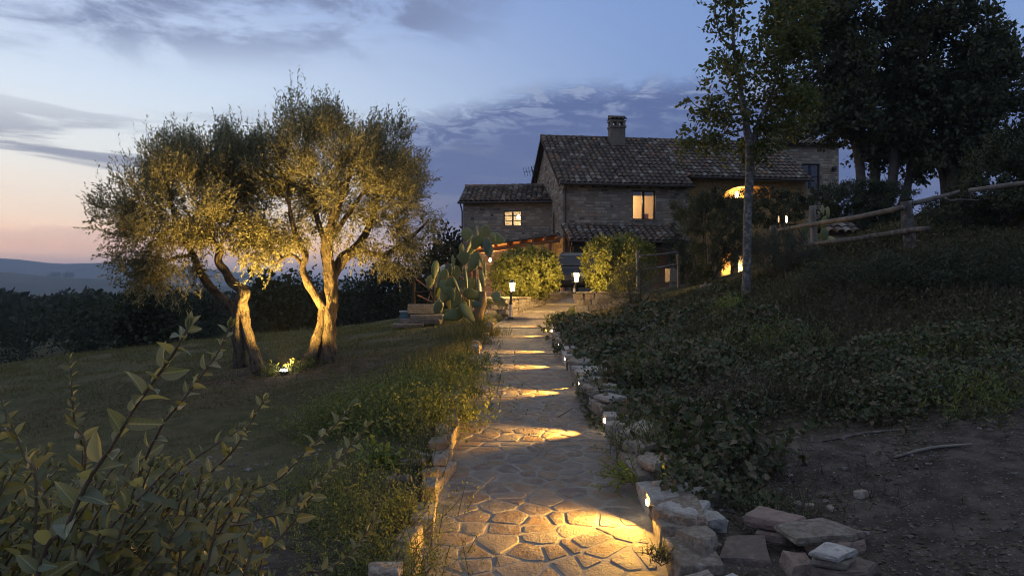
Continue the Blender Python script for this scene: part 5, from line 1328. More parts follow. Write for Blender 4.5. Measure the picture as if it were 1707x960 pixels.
PADS = [(808, 389, 26, 0, .62, 10), (799, 389, 24, -12, .5, 60), (829, 399, 24, 70, .7, 0), (822, 395, 14, 30, .7, 50), (812, 409, 24, 5, .55, 20), (778, 391, 20, -10, .85, 0), (794, 404, 22, -15, .75, 0), (778, 410, 24, -8, .45, 70),
        (788, 413, 24, -32, .5, 10), (813, 416, 24, 15, .6, 0), (790, 437, 32, -25, .6, 0), (799, 443, 20, 0, .38, 60), (805, 430, 24, 6, .3, 75), (773, 430, 20, 5, .95, 0), (758, 438, 24, -4, .3, 70), (769, 439, 20, 8, .35, 65),
        (737, 464, 30, -22, .5, 20), (752, 473, 17, 30, 1.0, 0), (764, 473, 26, 8, .35, 65), (726, 450, 28, -12, .5, 30), (778, 462, 36, 2, .25, 75), (808, 450, 32, 2, .22, 80), (801, 466, 30, 22, .32, 40), (786, 490, 26, 62, .65, 0),
        (802, 483, 34, -6, .32, 55), (745, 488, 30, -30, .75, 0), (729, 486, 26, -8, .6, 30), (769, 494, 24, 5, .6, 20), (790, 498, 30, 10, .3, 65), (748, 507, 14, 12, .7, 30), (737, 507, 28, -10, .5, 50), (757, 525, 34, -75, .55, 0),
        (769, 513, 28, 0, .5, 30), (780, 522, 34, 35, .42, 20), (795, 508, 18, 80, .6, 0), (812, 503, 22, 78, .45, 0), (835, 504, 16, 60, .9, 0), (828, 494, 16, 20, .9, 0), (718, 470, 22, -20, .6, 30), (760, 455, 22, 12, .6, 20), (784, 475, 24, -10, .55, 10), (770, 415, 18, -14, .5, 30),
        (748, 450, 20, 10, .6, 30), (740, 478, 22, 15, .6, 0), (760, 500, 26, -20, .6, 0), (776, 505, 26, 14, .5, 20), (800, 498, 24, 15, .5, 10), (730, 512, 22, -22, .6, 0), (768, 478, 24, -16, .6, 0), (752, 490, 22, 16, .6, 10)]
pb = P(795, 538, 19.0); pb.z = Hz(pb.x, pb.y)
prickly('large prickly pear cactus beside the head of the path', pb, PADS, 19.0, [pb - Vector((0, 0, .15)), P(797, 522, 19.0), P(803, 506, 19.0), P(805, 486, 19.0)], 5)
pb = P(1372, 424, 18.6); pb.z = P(0, 424, 18.6).z
prickly('small prickly pear behind the farther fence post', pb, [(1353, 352, 18, -6, .5, 20), (1353, 368, 20, 0, .6, 10), (1373, 350, 20, 0, .4, 30), (1380, 354, 22, 6, .4, 20), (1372, 372, 26, -4, .5, 10), (1340, 385, 24, -30, .6, 10), (1356, 388, 26, 4, .55, 20), (1374, 392, 26, 6, .55, 0),
         (1390, 400, 22, 40, .5, 20), (1352, 408, 28, 10, .45, 30), (1372, 412, 26, -8, .5, 20), (1410, 408, 22, 30, .4, 40), (1362, 402, 30, 0, .5, 0)], 18.6, [pb - Vector((0, 0, .2)), P(1368, 415, 18.6), P(1364, 400, 18.6)], 6, .2, .9)

# ------------------------------------------------------------------ rustic fence on the right bank
rough_mat('grey_wood', (.15, .135, .115), (.25, .225, .19), 3, c3=(.10, .09, .08), bump=.8, bscale=12, bdist=.02, objvar=.12)
FN = empty('rail_fence', P(1357, 432, 17.0), 'rustic grey pole fence climbing the right bank', 'fence')
def pole(name, pts, rads, parent, mat='grey_wood', n=9, wob=.22):
    mb = MB(); q = spline([(*p, r) for p, r in zip(pts, rads)], 4); mb.tube([Vector(a[:3]) for a in q], [a[3] for a in q], n, True, wob=wob, seed=random.random() * 9); return mb.build(name, MATS[mat], parent, True)
pole('post', [P(1359, 446, 17), P(1357, 400, 17), P(1354, 343, 17)], [.085, .08, .07], FN)
pole('post', [P(1518, 425, 13.5), P(1514, 380, 13.5), P(1510, 336, 13.5)], [.115, .11, .10], FN)
pole('rail', [P(1296, 384, 18.2), P(1355, 374, 16.85), P(1430, 362, 15.0), P(1505, 346, 13.36)], [.04, .05, .055, .052], FN)
pole('rail', [P(1300, 414, 18.2), P(1356, 407, 16.85), P(1430, 398, 15.0), P(1512, 385, 13.36), P(1548, 381, 12.9)], [.04, .048, .054, .054, .048], FN)
pole('rail', [P(1523, 339, 13.5), P(1570, 328, 13.3), P(1600, 319, 13.1)], [.05, .045, .035], FN)
pole('rail', [P(1616, 318, 12.9), P(1660, 312, 12.5), P(1730, 303, 12.0)], [.04, .042, .04], FN)
pole('post', [P(1725, 420, 12.0), P(1724, 360, 12.0), P(1722, 295, 12.0)], [.11, .10, .09], FN)
pole('post', [P(1292, 470, 18.3), P(1290, 420, 18.3), P(1288, 376, 18.3)], [.09, .085, .075], FN)
FN2 = empty('rail_fence', P(1063, 470, 19.6), 'short pole fence in front of the second round bush', 'fence')
pole('post', [P(1063, 480, 19.6), P(1063, 450, 19.6), P(1062, 418, 19.6)], [.048, .045, .042], FN2)
pole('rail', [P(1066, 427, 19.7), P(1095, 425, 19.8), P(1130, 420, 20.0)], [.025, .027, .022], FN2)
pole('rail', [P(1072, 450, 19.7), P(1098, 446, 19.8), P(1132, 440, 20.0)], [.022, .024, .02], FN2)
pole('post', [P(1131, 480, 20.0), P(1131, 450, 20.0), P(1130, 424, 20.0)], [.04, .036, .034], FN2)
pole('dead_branch', [P(1575, 330, 12.6), P(1585, 335, 12.6), P(1600, 333, 12.6), P(1632, 334, 12.7)], [.018, .018, .016, .01], None)
tag(bpy.data.objects['dead_branch'], 'pale dead branch caught on the fence beside the thick post', 'branch')

# stone border plank and white rubble near the foot of the hedge
o = pole('fallen_post', [P(1168, 480, 18.8), P(1195, 476, 18.8), P(1218, 473, 18.8)], [.08, .085, .08], None); tag(o, 'short pale post lying on the bank left of the young tree', 'post')
o = stone('rubble_block', P(1120, 470, 20.8), (.34, .3, .42), .3, (0, .05), 'limestone', None, 411); tag(o, 'pale stone block behind the short pole fence', 'stone')
# small tiled garden shrine beyond the fence
sh_ = empty('garden_oven', P(1395, 418, 20.0), 'small stone garden oven with tiled roof beyond the fence', 'oven')
c = P(1405, 402, 22.0); f4 = Frame(c.x - .45, c.y, R(6))
mb = MB(); fbox(mb, f4, 0, .9, 0, .7, c.z - .6, c.z + .25); mb.build('body', MATS['wall_mortar'], sh_)
for sgn, e0, e1, t0, t1 in ((1, (-.1, -.12, c.z + .24), (1.0, -.12, c.z + .24), (-.1, .35, c.z + .52), (1.0, .35, c.z + .52)), (-1, (1.0, .82, c.z + .24), (-.1, .82, c.z + .24), (1.0, .35, c.z + .52), (-.1, .35, c.z + .52))):
    m_, s_ = roof_slope(f4, e0, e1, t0, t1, rh, .27, .33); mb = MB(); mb.add(*s_); q = mb.build('roof', MATS['dark_timber'], sh_)
    for M_ in m_:
        o = bpy.data.objects.new('roof_tile', tme); COL.objects.link(o); o.parent = q; o.matrix_local = M_
# two small wall lamps by the hedge
for px, lab in ((1298, 'left of the two small warm lamps under the hedge'), (1311, 'right of the two small warm lamps under the hedge')):
    c = P(px, 365, 22.3); t = empty('small_lamp', c, lab, 'lamp', 'small warm lamps under the hedge')
    mb = MB(); mb.tube([c + Vector((0, 0, -.11)), c + Vector((0, 0, .0)), c + Vector((0, 0, .09))], [.016, .024, .012], 8); mb.build('glass', MATS['wall_lamp_glass'] if px > 1305 else emit_mat('small_glow', (1, .55, .28), 1.2), t)
    mb = MB(); mb.tube([c + Vector((0, 0, -.13)), c + Vector((0, .0, -1.4))], .02, 6); mb.build('post', MATS['lamp_metal'], t)

# ------------------------------------------------------------------ terrace corner left of the cactus
RL = empty('timber_railing', P(690, 512, 21.5), 'dark timber railing of the terrace left of the prickly pear', 'railing')
for px, py0, py1, Y in ((690, 512, 458, 21.5), (724, 512, 462, 21.3), (791, 505, 438, 23.0)): pole('post', [P(px, py0, Y), P(px, (py0 + py1) / 2, Y), P(px, py1, Y)], [.055, .055, .052], RL, 'dark_timber', 7, .08)
for q in (((690, 465, 21.5), (712, 462, 21.4), (724, 456, 21.3)), ((690, 488, 21.5), (710, 486, 21.4), (724, 482, 21.3))): pole('rail', [P(*a) for a in q], [.032, .034, .032], RL, 'dark_timber', 7)
for q in (((694, 466, 21.45), (710, 478, 21.4), (722, 490, 21.3)), ((696, 492, 21.45), (712, 500, 21.4), (724, 505, 21.3))): pole('brace', [P(*a) for a in q], [.026, .027, .026], RL, 'warm_timber', 7)
for q in (((724, 470, 21.3), (760, 458, 22.0), (791, 450, 23.0)), ((724, 492, 21.3), (760, 486, 22.0), (791, 478, 23.0))): pole('rail', [P(*a) for a in q], [.03, .032, .03], RL, 'dark_timber', 7)
plain_mat('canvas', (.50, .40, .31), .9, .1); plain_mat('pale_cloth', (.48, .47, .46), .9, .1); plain_mat('blue_plastic', (.10, .17, .20), .5, .3)
dc = empty('deck_chair', P(722, 500, 22.4), 'beige canvas chair behind the timber railing', 'chair')
a_, b_, c_, d_ = P(708, 466, 22.6), P(726, 460, 22.3), P(732, 481, 22.2), P(718, 479, 22.5)
mb = MB(); th_ = Vector((0, .03, 0)); V = [a_, b_, c_, d_]; V += [v + th_ for v in V]; mb.add(V, [(3, 2, 1, 0), (4, 5, 6, 7), (0, 1, 5, 4), (1, 2, 6, 5), (2, 3, 7, 6), (3, 0, 4, 7)]); mb.build('back_canvas', MATS['canvas'], dc)
a_, b_, c_, d_ = P(718, 480, 22.5), P(734, 481, 22.2), P(738, 485, 21.9), P(722, 485, 22.1)
mb = MB(); V = [a_, b_, c_, d_]; V += [v - Vector((0, 0, .03)) for v in V]; mb.add(V, [(0, 1, 2, 3), (7, 6, 5, 4), (0, 4, 5, 1), (1, 5, 6, 2), (2, 6, 7, 3), (3, 7, 4, 0)]); mb.build('seat_canvas', MATS['canvas'], dc)
for q in (((708, 464, 22.62), (724, 504, 22.1)), ((728, 458, 22.32), (738, 502, 21.9)), ((720, 482, 22.5), (712, 505, 22.7))): pole('leg', [P(*q[0]), P((q[0][0] + q[1][0]) / 2, (q[0][1] + q[1][1]) / 2, q[0][2]), P(*q[1])], [.016, .016, .016], dc, 'warm_timber', 6, .02)
ut = empty('garden_parasol', P(741, 505, 23.4), 'small closed pale parasol arching above the terrace chair', 'parasol')
mb = MB(); q = spline([(*P(738, 458, 23.2), .06), (*P(738, 447, 23.2), .09), (*P(745, 444, 23.2), .08), (*P(753, 442, 23.2), .04)], 4); mb.tube([Vector(a[:3]) for a in q], [a[3] for a in q], 8, True, wob=.2); mb.build('folded_cloth', MATS['pale_cloth'], ut, True)
pole('pole', [P(739, 460, 23.2), P(740, 485, 23.2), P(741, 506, 23.3)], [.02, .02, .02], ut, 'dark_timber', 7, .02)
bt_ = empty('water_butt', P(757, 508, 22.6), 'pale covered tub behind the prickly pear', 'tub')
c = P(757, 486, 22.6); mb = MB(); mb.tube([c + Vector((0, 0, -.42)), c + Vector((0, 0, .18)), c + Vector((0, 0, .24))], [.30, .33, .30], 16); mb.build('body', MATS['blue_plastic'], bt_, True)
mb = MB(); mb.tube([c + Vector((0, 0, .24)), c + Vector((0, 0, .29))], [.34, .28], 16); mb.build('lid', MATS['pale_cloth'], bt_)
# stacked stone slabs and a box
STK = [((702, 531, 20.3), (1.15, .7, .14), 'long pale slab at the bottom of the stack by the terrace', 'limestone'), ((712, 524, 20.3), (.95, .6, .12), 'second slab from the bottom of the stack by the terrace', 'limestone'), ((704, 507, 20.5), (.85, .5, .26), 'thick squared block on top of the stack by the terrace', 'limestone')]
for k, (c, s_, lab, mt) in enumerate(STK):
    p = P(*c); h_ = s_[2]; o = stone('stone_slab', (p.x, p.y, p.z - h_), s_, .05 * k, (0, 0), mt, None, 600 + k, .07); tag(o, lab, 'stone', 'slabs stacked by the terrace')
o = stone('stone_slab', P(680, 545, 20.0), (.9, .35, .10), .1, (0, 0), 'limestone', None, 612, .1); tag(o, 'thin slab lying in the grass left of the slab stack', 'stone', 'slabs stacked by the terrace')
p = P(671, 538, 20.4); bx_ = empty('storage_box', p, 'small blue-grey box left of the stacked slabs', 'box')
mb = MB(); mb.add([(p.x - .12, p.y, p.z), (p.x + .16, p.y, p.z), (p.x + .16, p.y + .3, p.z), (p.x - .12, p.y + .3, p.z), (p.x - .07, p.y, p.z + .30), (p.x + .18, p.y, p.z + .30), (p.x + .18, p.y + .3, p.z + .30), (p.x - .07, p.y + .3, p.z + .30)],
                  [(0, 1, 5, 4), (1, 2, 6, 5), (2, 3, 7, 6), (3, 0, 4, 7), (3, 2, 1, 0)]); mb.build('body', MATS['blue_plastic'], bx_)
mb = MB(); mb.box((p.x + .055, p.y + .15, p.z + .32), (.30, .34, .04)); mb.build('lid', MATS['pale_cloth'], bx_)

# ================================================================== GROUND COVER
def in_view(x, y, lo=-80, hi=1790):
    px = 853.5 + x / np.maximum(y, .1) * FPX; return (px > lo) & (px < hi)
def scatter(n, x0, x1, y0, y1, rng, fn=None, p=1.0):
    """random spots on the ground, thinning out with distance"""
    yy = y0 + (y1 - y0) * rng.random(n) ** p; xx = rng.uniform(x0, x1, n); k = in_view(xx, yy)
    if fn is not None: k &= fn(xx, yy)
    xx, yy = xx[k], yy[k]; return np.c_[xx, yy, H(xx, yy)]
def nz(x, y, s, o=0.0): return np.array([mnoise.noise(Vector((a * s + o, b * s - o, o))) for a, b in zip(x, y)])
rng = np.random.default_rng(101)
off_path = lambda x, y: np.abs(x - cx(y)) > PW + .22
# short meadow grass left of the path
B = scatter(150000, -16, -.4, 3.6, 27, rng, lambda x, y: off_path(x, y) & (x < cx(y)) & ~((y < 6.4) & (x > -2.0 - (6.4 - y) * .2) & (rng.random(len(x)) < .8)), 1.3)
dens = nz(B[:, 0], B[:, 1], .9); B = B[dens + rng.normal(size=len(B)) * .25 > -.12]
sz = np.clip(B[:, 1] / 11, .8, 2.0)
D = nrmz(rng.normal(size=(len(B), 3)) * .55 + np.array([0, 0, .9])); tuf = np.clip(nz(B[:, 0], B[:, 1], 2.3, 7.0) * 1.6 + .1, 0, 1); L = rng.uniform(.022, .060, len(B)) * sz * (1 + 1.3 * tuf)
tag(leafy('meadow_grass', 'tri', B, D, rvec(len(B), rng), L, .007 * sz, MATS['grass_blade']), 'short dry grass of the meadow under the olives', 'grass', kind='stuff')
# grass and dry stalks on the right bank
B = scatter(110000, 1.0, 14, 6.0, 20, rng, lambda x, y: off_path(x, y) & (y > 6.0 + 1.2 * np.sin(x * 1.7)), 1.1)
dens = nz(B[:, 0], B[:, 1], .8, 4.0); B = B[dens + rng.normal(size=len(B)) * .25 > .0]
sz = np.clip(B[:, 1] / 9, .8, 1.8)
D = nrmz(rng.normal(size=(len(B), 3)) * .6 + np.array([0, 0, .8])); L = rng.uniform(.04, .17, len(B)) * sz
tag(leafy('bank_grass', 'tri', B, D, rvec(len(B), rng), L, .006 * sz, MATS['dry_grass']), 'dry straggling grass over the right bank', 'grass', kind='stuff')
# straggling weeds all over the upper bank
st = scatter(20000, 1.8, 13, 7.2, 19, rng, lambda x, y: off_path(x, y) & (x > 1.6 + .12 * y), 1.05)
k = nz(st[:, 0], st[:, 1], .7, 6.0) + rng.normal(size=len(st)) * .2 > -.05; st = st[k]
hh_ = (.14 + .38 * np.clip(nz(st[:, 0], st[:, 1], .45, 12.0) + .3, 0, 1)) * rng.uniform(.6, 1.2, len(st))
dd_ = nrmz(rng.normal(size=(len(st), 3)) * .45 + np.array([0, 0, 1]))
B, D, N = shoots(st, dd_, hh_, 8, .8, rng, .02); L = rng.uniform(.03, .07, len(B)) * np.clip(B[:, 1] / 9, .8, 1.7)
tag(leafy('bank_weeds', 'rhomb', B, D, N, L, L * .42, MATS['bank_leaf']), 'straggling dull weeds covering the upper right bank', 'weeds', kind='stuff')
# creeping ivy and leaf litter over the right bank
def ivy_zone(x, y):
    a = (x > cx(y) + PW + .12) & (x < cx(y) + PW + 2.0 + .12 * y) & (y > 5.0)
    b = (y > 6.3 + .5 * np.sin(x * 2.1)) & (y < 9.5) & (x < 7)
    c = ~((y < 6.4) & (x > 1.9))
    return (a | b) & c
B = scatter(80000, .8, 9, 5.0, 19, rng, ivy_zone, 1.25)
d1 = nz(B[:, 0], B[:, 1], 1.1, 9.0); k = d1 + rng.normal(size=len(B)) * .18 > -.1; B = B[k]; d1 = d1[k]
hm = np.clip(d1 + .30, 0, .7) * .50; B[:, 2] += rng.random(len(B)) ** .6 * hm + .01
D = nrmz(rng.normal(size=(len(B), 3)) + np.array([-.15, -.35, .05])); N = nrmz(rvec(len(B), rng) * .7 + np.array([-.1, -.5, .9])); L = rng.uniform(.03, .062, len(B)) * np.clip(B[:, 1] / 8, .9, 1.7)
tag(leafy('ivy_ground_cover', 'ivy', B, D, N, L, L * .95, MATS['ivy_leaf']), 'dark ivy creeping over the bank right of the path', 'ivy', kind='stuff')
B = scatter(34000, .9, 11, 3.8, 14, rng, off_path, 1.2); B[:, 2] += .006
k = nz(B[:, 0], B[:, 1], 1.3, 2.0) + rng.normal(size=len(B)) * .2 > .05; B = B[k]
D = nrmz(rng.normal(size=(len(B), 3)) * np.array([1, 1, .35])); N = nrmz(rvec(len(B), rng) * .5 + np.array([0, 0, 1])); L = rng.uniform(.02, .05, len(B))
tag(leafy('leaf_litter', 'fold', B, D, N, L, L * .6, MATS['dry_leaf']), 'fallen brown leaves scattered on the right bank', 'leaves', kind='stuff')
# pebbles and clods
def pebbles(name, label, B, S, mat, seed):
    rn = np.random.default_rng(seed); n = len(B); base = np.array([(1, 0, 0), (-1, 0, 0), (0, 1, 0), (0, -1, 0), (0, 0, .8), (0, 0, -.5), (.6, .6, .5), (-.6, .5, .5), (.5, -.6, .45), (-.6, -.6, .4)])
    F = []
    bm = bmesh.new()
    for v in base: bm.verts.new(v)
    bmesh.ops.convex_hull(bm, input=list(bm.verts)); bm.verts.ensure_lookup_table(); bm.verts.index_update()
    F = np.array([[v.index for v in f.verts] for f in bm.faces if len(f.verts) == 3]); base = np.array([v.co[:] for v in bm.verts]); bm.free()
    V = base[None] * (1 + rn.uniform(-.3, .3, (n, len(base), 3))) * S[:, None, None] * rn.uniform(.6, 1.3, (n, 1, 3)); a = rn.random(n) * 6.28
    x = V[..., 0] * np.cos(a)[:, None] - V[..., 1] * np.sin(a)[:, None]; y = V[..., 0] * np.sin(a)[:, None] + V[..., 1] * np.cos(a)[:, None]
    V = np.stack([x, y, V[..., 2]], -1) + B[:, None, :]
    Fa = (np.arange(n) * len(base))[:, None, None] + F[None]
    return tag(link(name, mesh(name, V.reshape(-1, 3), Fa.reshape(-1, 3)), MATS[mat]), label, 'pebbles', kind='stuff')
rough_mat('pebble', (.10, .09, .08), (.20, .185, .165), 6, bump=.4, objvar=.35, island=True)
B = np.concatenate([scatter(7000, 1.1, 6, 3.6, 8.5, rng, off_path, 1.3), scatter(2200, -3.2, -.7, 3.4, 7.0, rng, off_path)])
Bo = scatter(9000, -8, -1.2, 9.5, 17, rng, off_path); Bo[:, 2] += .02
Do = nrmz(rng.normal(size=(len(Bo), 3)) * np.array([1, 1, .3])); tag(leafy('fallen_olive_leaves', 'rhomb', Bo, Do, nrmz(rvec(len(Bo), rng) * .5 + np.array([0, 0, 1])), .06, .018, MATS['dry_leaf']), 'fallen olive leaves strewn under the two olives', 'leaves', kind='stuff')
pebbles('pebbles', 'pebbles and clods on the bare soil beside the path', B, rng.uniform(.003, .012, len(B)) * (1 + 1.6 * (rng.random(len(B)) > .96)), 'pebble', 5)

# ------------------------------------------------------------------ single plants
def clump(name, label, px, py, Y, w, h, n, leaf, seed, kind='fold', L=(.02, .04), wr=.5, per=9, lean=(0, 0, 0), cat='plant', group=None, upright=.9, stem='dark_bark', spread=.85, depth=None, follow=True):
    rng = np.random.default_rng(seed); c = P(px, py, Y); zc = Hz(c.x, c.y); t = empty(name, (c.x, c.y, zc), label, cat, group)
    st = np.c_[c.x + rng.normal(size=n) * w * .42, c.y + rng.normal(size=n) * (depth or w) * .42, np.zeros(n)]; st[:, 2] = H(st[:, 0], st[:, 1]) - .01
    inp = np.abs(st[:, 0] - cx(st[:, 1])) < PW + .06
    st[:, 2] = np.where(inp, zpath(st[:, 1]) + .12, st[:, 2])
    d = nrmz(rng.normal(size=(n, 3)) * .5 + np.array([0, 0, upright]) + np.array(lean)); Ls = h * rng.uniform(.55, 1.1, n)
    B, D, Nn = shoots(st, d, Ls, per, spread, rng, .006); Nn = nrmz(Nn + np.array([0, -.2, .6])); LL = rng.uniform(*L, len(B))
    leafy('leaves', kind, B, D, Nn, LL, LL * wr, MATS[leaf], t)
    mb = MB()
    for k in range(0, n, max(1, n // 120)): mb.tube([Vector(st[k]), Vector(st[k] + d[k] * Ls[k] * .95)], [.0035, .0015], 3, False)
    tag(mb.build('stems', MATS[stem], t), kind='stuff'); return t
def tuft(name, label, px, py, Y, w, h, n, mat, seed, wid=.008, cat='grass', group=None, droop=.35):
    rng = np.random.default_rng(seed); c = P(px, py, Y); zc = Hz(c.x, c.y); t = empty(name, (c.x, c.y, zc), label, cat, group)
    B = np.c_[c.x + rng.normal(size=n) * w * .4, c.y + rng.normal(size=n) * w * .4, np.zeros(n)]; B[:, 2] = H(B[:, 0], B[:, 1]) - .01
    D = nrmz(rng.normal(size=(n, 3)) * droop + np.array([0, 0, 1])); N = rvec(n, rng); Ls = h * rng.uniform(.45, 1.1, n)
    tag(leafy('blades', 'blade', B, D, N, Ls, wid, MATS[mat], t), kind='stuff')
    k = slice(0, n // 8); leafy('dry_stalks', 'tri', B[k] + rng.normal(size=(n // 8, 3)) * np.array([.04, .04, 0]), D[k], N[k], Ls[k] * 1.25, wid * .5, MATS['dry_grass'], t)
    return t
clump('weed_clump', 'dense mint-like weeds left of the path before the dark gap', 690, 735, 7.4, .80, .46, 900, 'weed_leaf', 301, L=(.024, .048), depth=.9)
clump('weed_clump', 'dense green weeds farther left behind the foreground twigs', 600, 720, 7.9, .85, .42, 800, 'weed_leaf', 302, L=(.024, .046))
clump('weed_clump', 'green weeds beside the left kerb halfway up', 715, 680, 8.9, .75, .46, 800, 'weed_leaf', 303, L=(.026, .05))
clump('weed_clump', 'low weeds spreading over the gap in the left kerb', 745, 640, 10.6, .75, .34, 560, 'weed_leaf', 304, L=(.026, .05))
tuft('tall_grass', 'tall pale grass stalks beside the left kerb', 715, 645, 10.2, .7, .52, 420, 'grass_blade', 305, .010)
tuft('tall_grass', 'grass leaning along the left kerb above the weeds', 745, 625, 11.8, .6, .38, 320, 'grass_blade', 306, .010)
tuft('grass_tuft', 'bright lit grass tuft at the upper left of the path', 812, 556, 17.2, .55, .42, 620, 'grass_blade', 307, .012)
tuft('grass_tuft', 'second lit grass tuft just below the upper one', 790, 576, 15.2, .55, .36, 480, 'grass_blade', 308, .012)
tuft('grass_tuft', 'grass tuft along the upper left edge of the path', 770, 560, 16.4, .7, .28, 380, 'grass_blade', 309, .012)
clump('ground_cover', 'small-leaved creeping plant by the nearest left kerb', 600, 905, 4.75, .65, .26, 1000, 'weed_leaf', 310, L=(.012, .024), per=10)
clump('ground_cover', 'small-leaved creeping plant at the bottom edge left of the path', 655, 965, 4.1, .40, .18, 520, 'weed_leaf', 311, L=(.012, .022), per=9)
clump('ground_cover', 'lit creeping plant behind the foreground twigs', 545, 840, 5.4, .6, .26, 700, 'weed_leaf', 312, L=(.012, .024), per=9)
clump('lobed_plant', 'bright green plant with lobed leaves left of the kerb', 640, 795, 6.05, .16, .26, 34, 'bright_leaf', 313, kind='ivy', L=(.035, .06), wr=.95, per=5, upright=.7)
clump('kerb_weed', 'small leafy weed sprouting over the left kerb stones', 783, 690, 8.75, .16, .14, 40, 'weed_leaf', 314, L=(.02, .035), lean=(.6, 0, 0))
clump('kerb_weed', 'leafy weed trailing onto the path from the left kerb', 776, 725, 7.55, .14, .15, 44, 'weed_leaf', 315, L=(.02, .035), lean=(.8, 0, -.3))
clump('kerb_weed', 'bright weed on a left kerb stone farther up', 778, 652, 10.3, .16, .14, 44, 'bright_leaf', 316, kind='ivy', L=(.03, .05), wr=.9, per=5)
for k_, (yy_, w_, h_, n_) in enumerate(((4.2, .22, .16, 90), (5.0, .2, .16, 80), (5.9, .22, .20, 90), (6.6, .25, .24, 110), (7.9, .22, .2, 90), (9.9, .25, .22, 90), (11.4, .3, .24, 100), (12.8, .35, .26, 120), (14.6, .4, .26, 130))):
    x_ = float(cx(yy_)) - PW - .26; q_ = 853.5 + x_ / yy_ * FPX
    clump('kerb_weed', ['dusty weeds behind the first left kerb stones', 'low weeds opposite the nearest light behind the left kerb', 'weeds just above the nearest light behind the left kerb', 'weeds behind the left kerb below the second light', 'weeds behind the left kerb above the second light',
          'weeds behind the left kerb at the third light', 'weeds in the gap of the left kerb at the fourth light', 'weeds in the long gap of the left kerb', 'weeds at the left path edge by the fifth light'][k_], q_, 600, yy_, w_, h_, n_, 'weed_leaf', 360 + k_, L=(.016, .034), depth=w_ * 2.2, group='weeds along the left kerb')
clump('overhanging_plant', 'leafy shoots hanging over the right kerb above the nearest light', 1062, 822, 5.62, .16, .30, 46, 'bright_leaf', 317, L=(.028, .048), wr=.6, per=8, lean=(-.75, -.3, -.1), upright=.6)
clump('overhanging_plant', 'darker shoots behind the nearest right kerb stones', 1090, 760, 6.3, .4, .40, 150, 'weed_leaf', 318, L=(.022, .04), lean=(-.3, -.2, 0), per=10)
clump('kerb_weed', 'small dark weed at the foot of the nearest right kerb stone', 1102, 955, 4.32, .10, .10, 60, 'weed_leaf', 319, L=(.010, .018))
clump('ivy_clump', 'large-leaved dark ivy heap above the nearest right kerb', 1195, 790, 5.95, .52, .38, 130, 'ivy_leaf', 320, kind='ivy', L=(.05, .085), wr=.95, per=7, upright=.6)
clump('ivy_clump', 'dark ivy heap behind the second light', 1130, 720, 7.2, .5, .36, 150, 'ivy_leaf', 321, kind='ivy', L=(.045, .075), wr=.95, per=7, upright=.6)
clump('ivy_clump', 'ivy heap spilling towards the kerb at the third light', 1040, 660, 9.4, .5, .34, 170, 'ivy_leaf', 322, kind='ivy', L=(.04, .07), wr=.95, per=7, upright=.6)
clump('ivy_clump', 'ivy heap on the bank by the fifth light', 985, 600, 13.0, .6, .34, 190, 'ivy_leaf', 323, kind='ivy', L=(.05, .08), wr=.95, per=7, upright=.6)
clump('ivy_clump', 'ivy mound right of the farthest lights below the wall', 975, 560, 16.8, .8, .36, 260, 'ivy_leaf', 324, kind='ivy', L=(.05, .08), wr=.95, per=7, upright=.6)
clump('ivy_clump', 'ivy mound just below the second lantern', 945, 540, 18.6, .6, .30, 200, 'weed_leaf', 325, kind='ivy', L=(.045, .075), wr=.95, per=6, upright=.6)
clump('ivy_clump', 'ivy mound in the middle of the right bank', 1150, 610, 10.5, 1.0, .34, 280, 'ivy_leaf', 326, kind='ivy', L=(.045, .075), wr=.95, per=6, upright=.6)
clump('straggling_weed', 'thin dry weeds at the edge of the bare soil', 1260, 800, 5.6, .4, .28, 90, 'dry_leaf', 327, L=(.012, .026), per=10)
clump('straggling_weed', 'low dusty weeds behind the heap of slabs', 1290, 850, 5.0, .45, .16, 170, 'weed_leaf', 328, L=(.010, .02), per=8)
clump('straggling_weed', 'thin weeds on the bare soil at right', 1430, 830, 5.2, .6, .14, 90, 'dry_leaf', 329, L=(.010, .022), per=8)
for q_, (px, py, Y, w_, h_, n_, mt_, kd_, lab) in enumerate((
    (1330, 690, 7.4, .7, .32, 260, 'bank_leaf', 'fold', 'dull weeds at the upper edge of the bare soil'), (1480, 700, 7.0, .8, .30, 260, 'ivy_leaf', 'ivy', 'creeping leaves along the far edge of the bare soil'), (1620, 690, 6.8, .7, .30, 240, 'weed_leaf', 'fold', 'green weeds at the right end of the soil edge'),
    (1400, 640, 8.4, .9, .34, 260, 'bank_leaf', 'rhomb', 'dry weeds in the middle of the right bank'), (1560, 620, 8.6, .9, .36, 260, 'weed_leaf', 'rhomb', 'greener weeds on the upper right bank'), (1280, 600, 10.2, 1.0, .40, 300, 'weed_leaf', 'fold', 'leafy weeds below the young tree'),
    (1400, 560, 11.2, 1.1, .45, 300, 'bank_leaf', 'rhomb', 'tall dry weeds below the fence'), (1100, 590, 12.0, .9, .38, 260, 'bank_leaf', 'fold', 'dry bushy weeds on the bank behind the ivy'), (1180, 540, 14.2, 1.0, .45, 280, 'bank_leaf', 'rhomb', 'tall weeds left of the young tree'), (1330, 520, 13.2, 1.1, .5, 300, 'bank_leaf', 'rhomb', 'tall weeds right of the young tree'),
    (1660, 560, 9.6, 1.0, .4, 280, 'bank_leaf', 'fold', 'bushy weeds at the right edge of the bank'), (1080, 640, 9.8, .7, .34, 240, 'weed_leaf', 'fold', 'green weeds among the ivy near the fourth light'), (1230, 690, 7.6, .6, .36, 220, 'dry_leaf', 'fold', 'withered brown weeds behind the ivy heap'))):
    clump('bank_weed', lab, px, py, Y, w_, h_, n_, mt_, 380 + q_, kind=kd_, L=(.026, .055), wr=.9 if kd_ == 'ivy' else .45, per=9, group='weed clumps on the right bank')
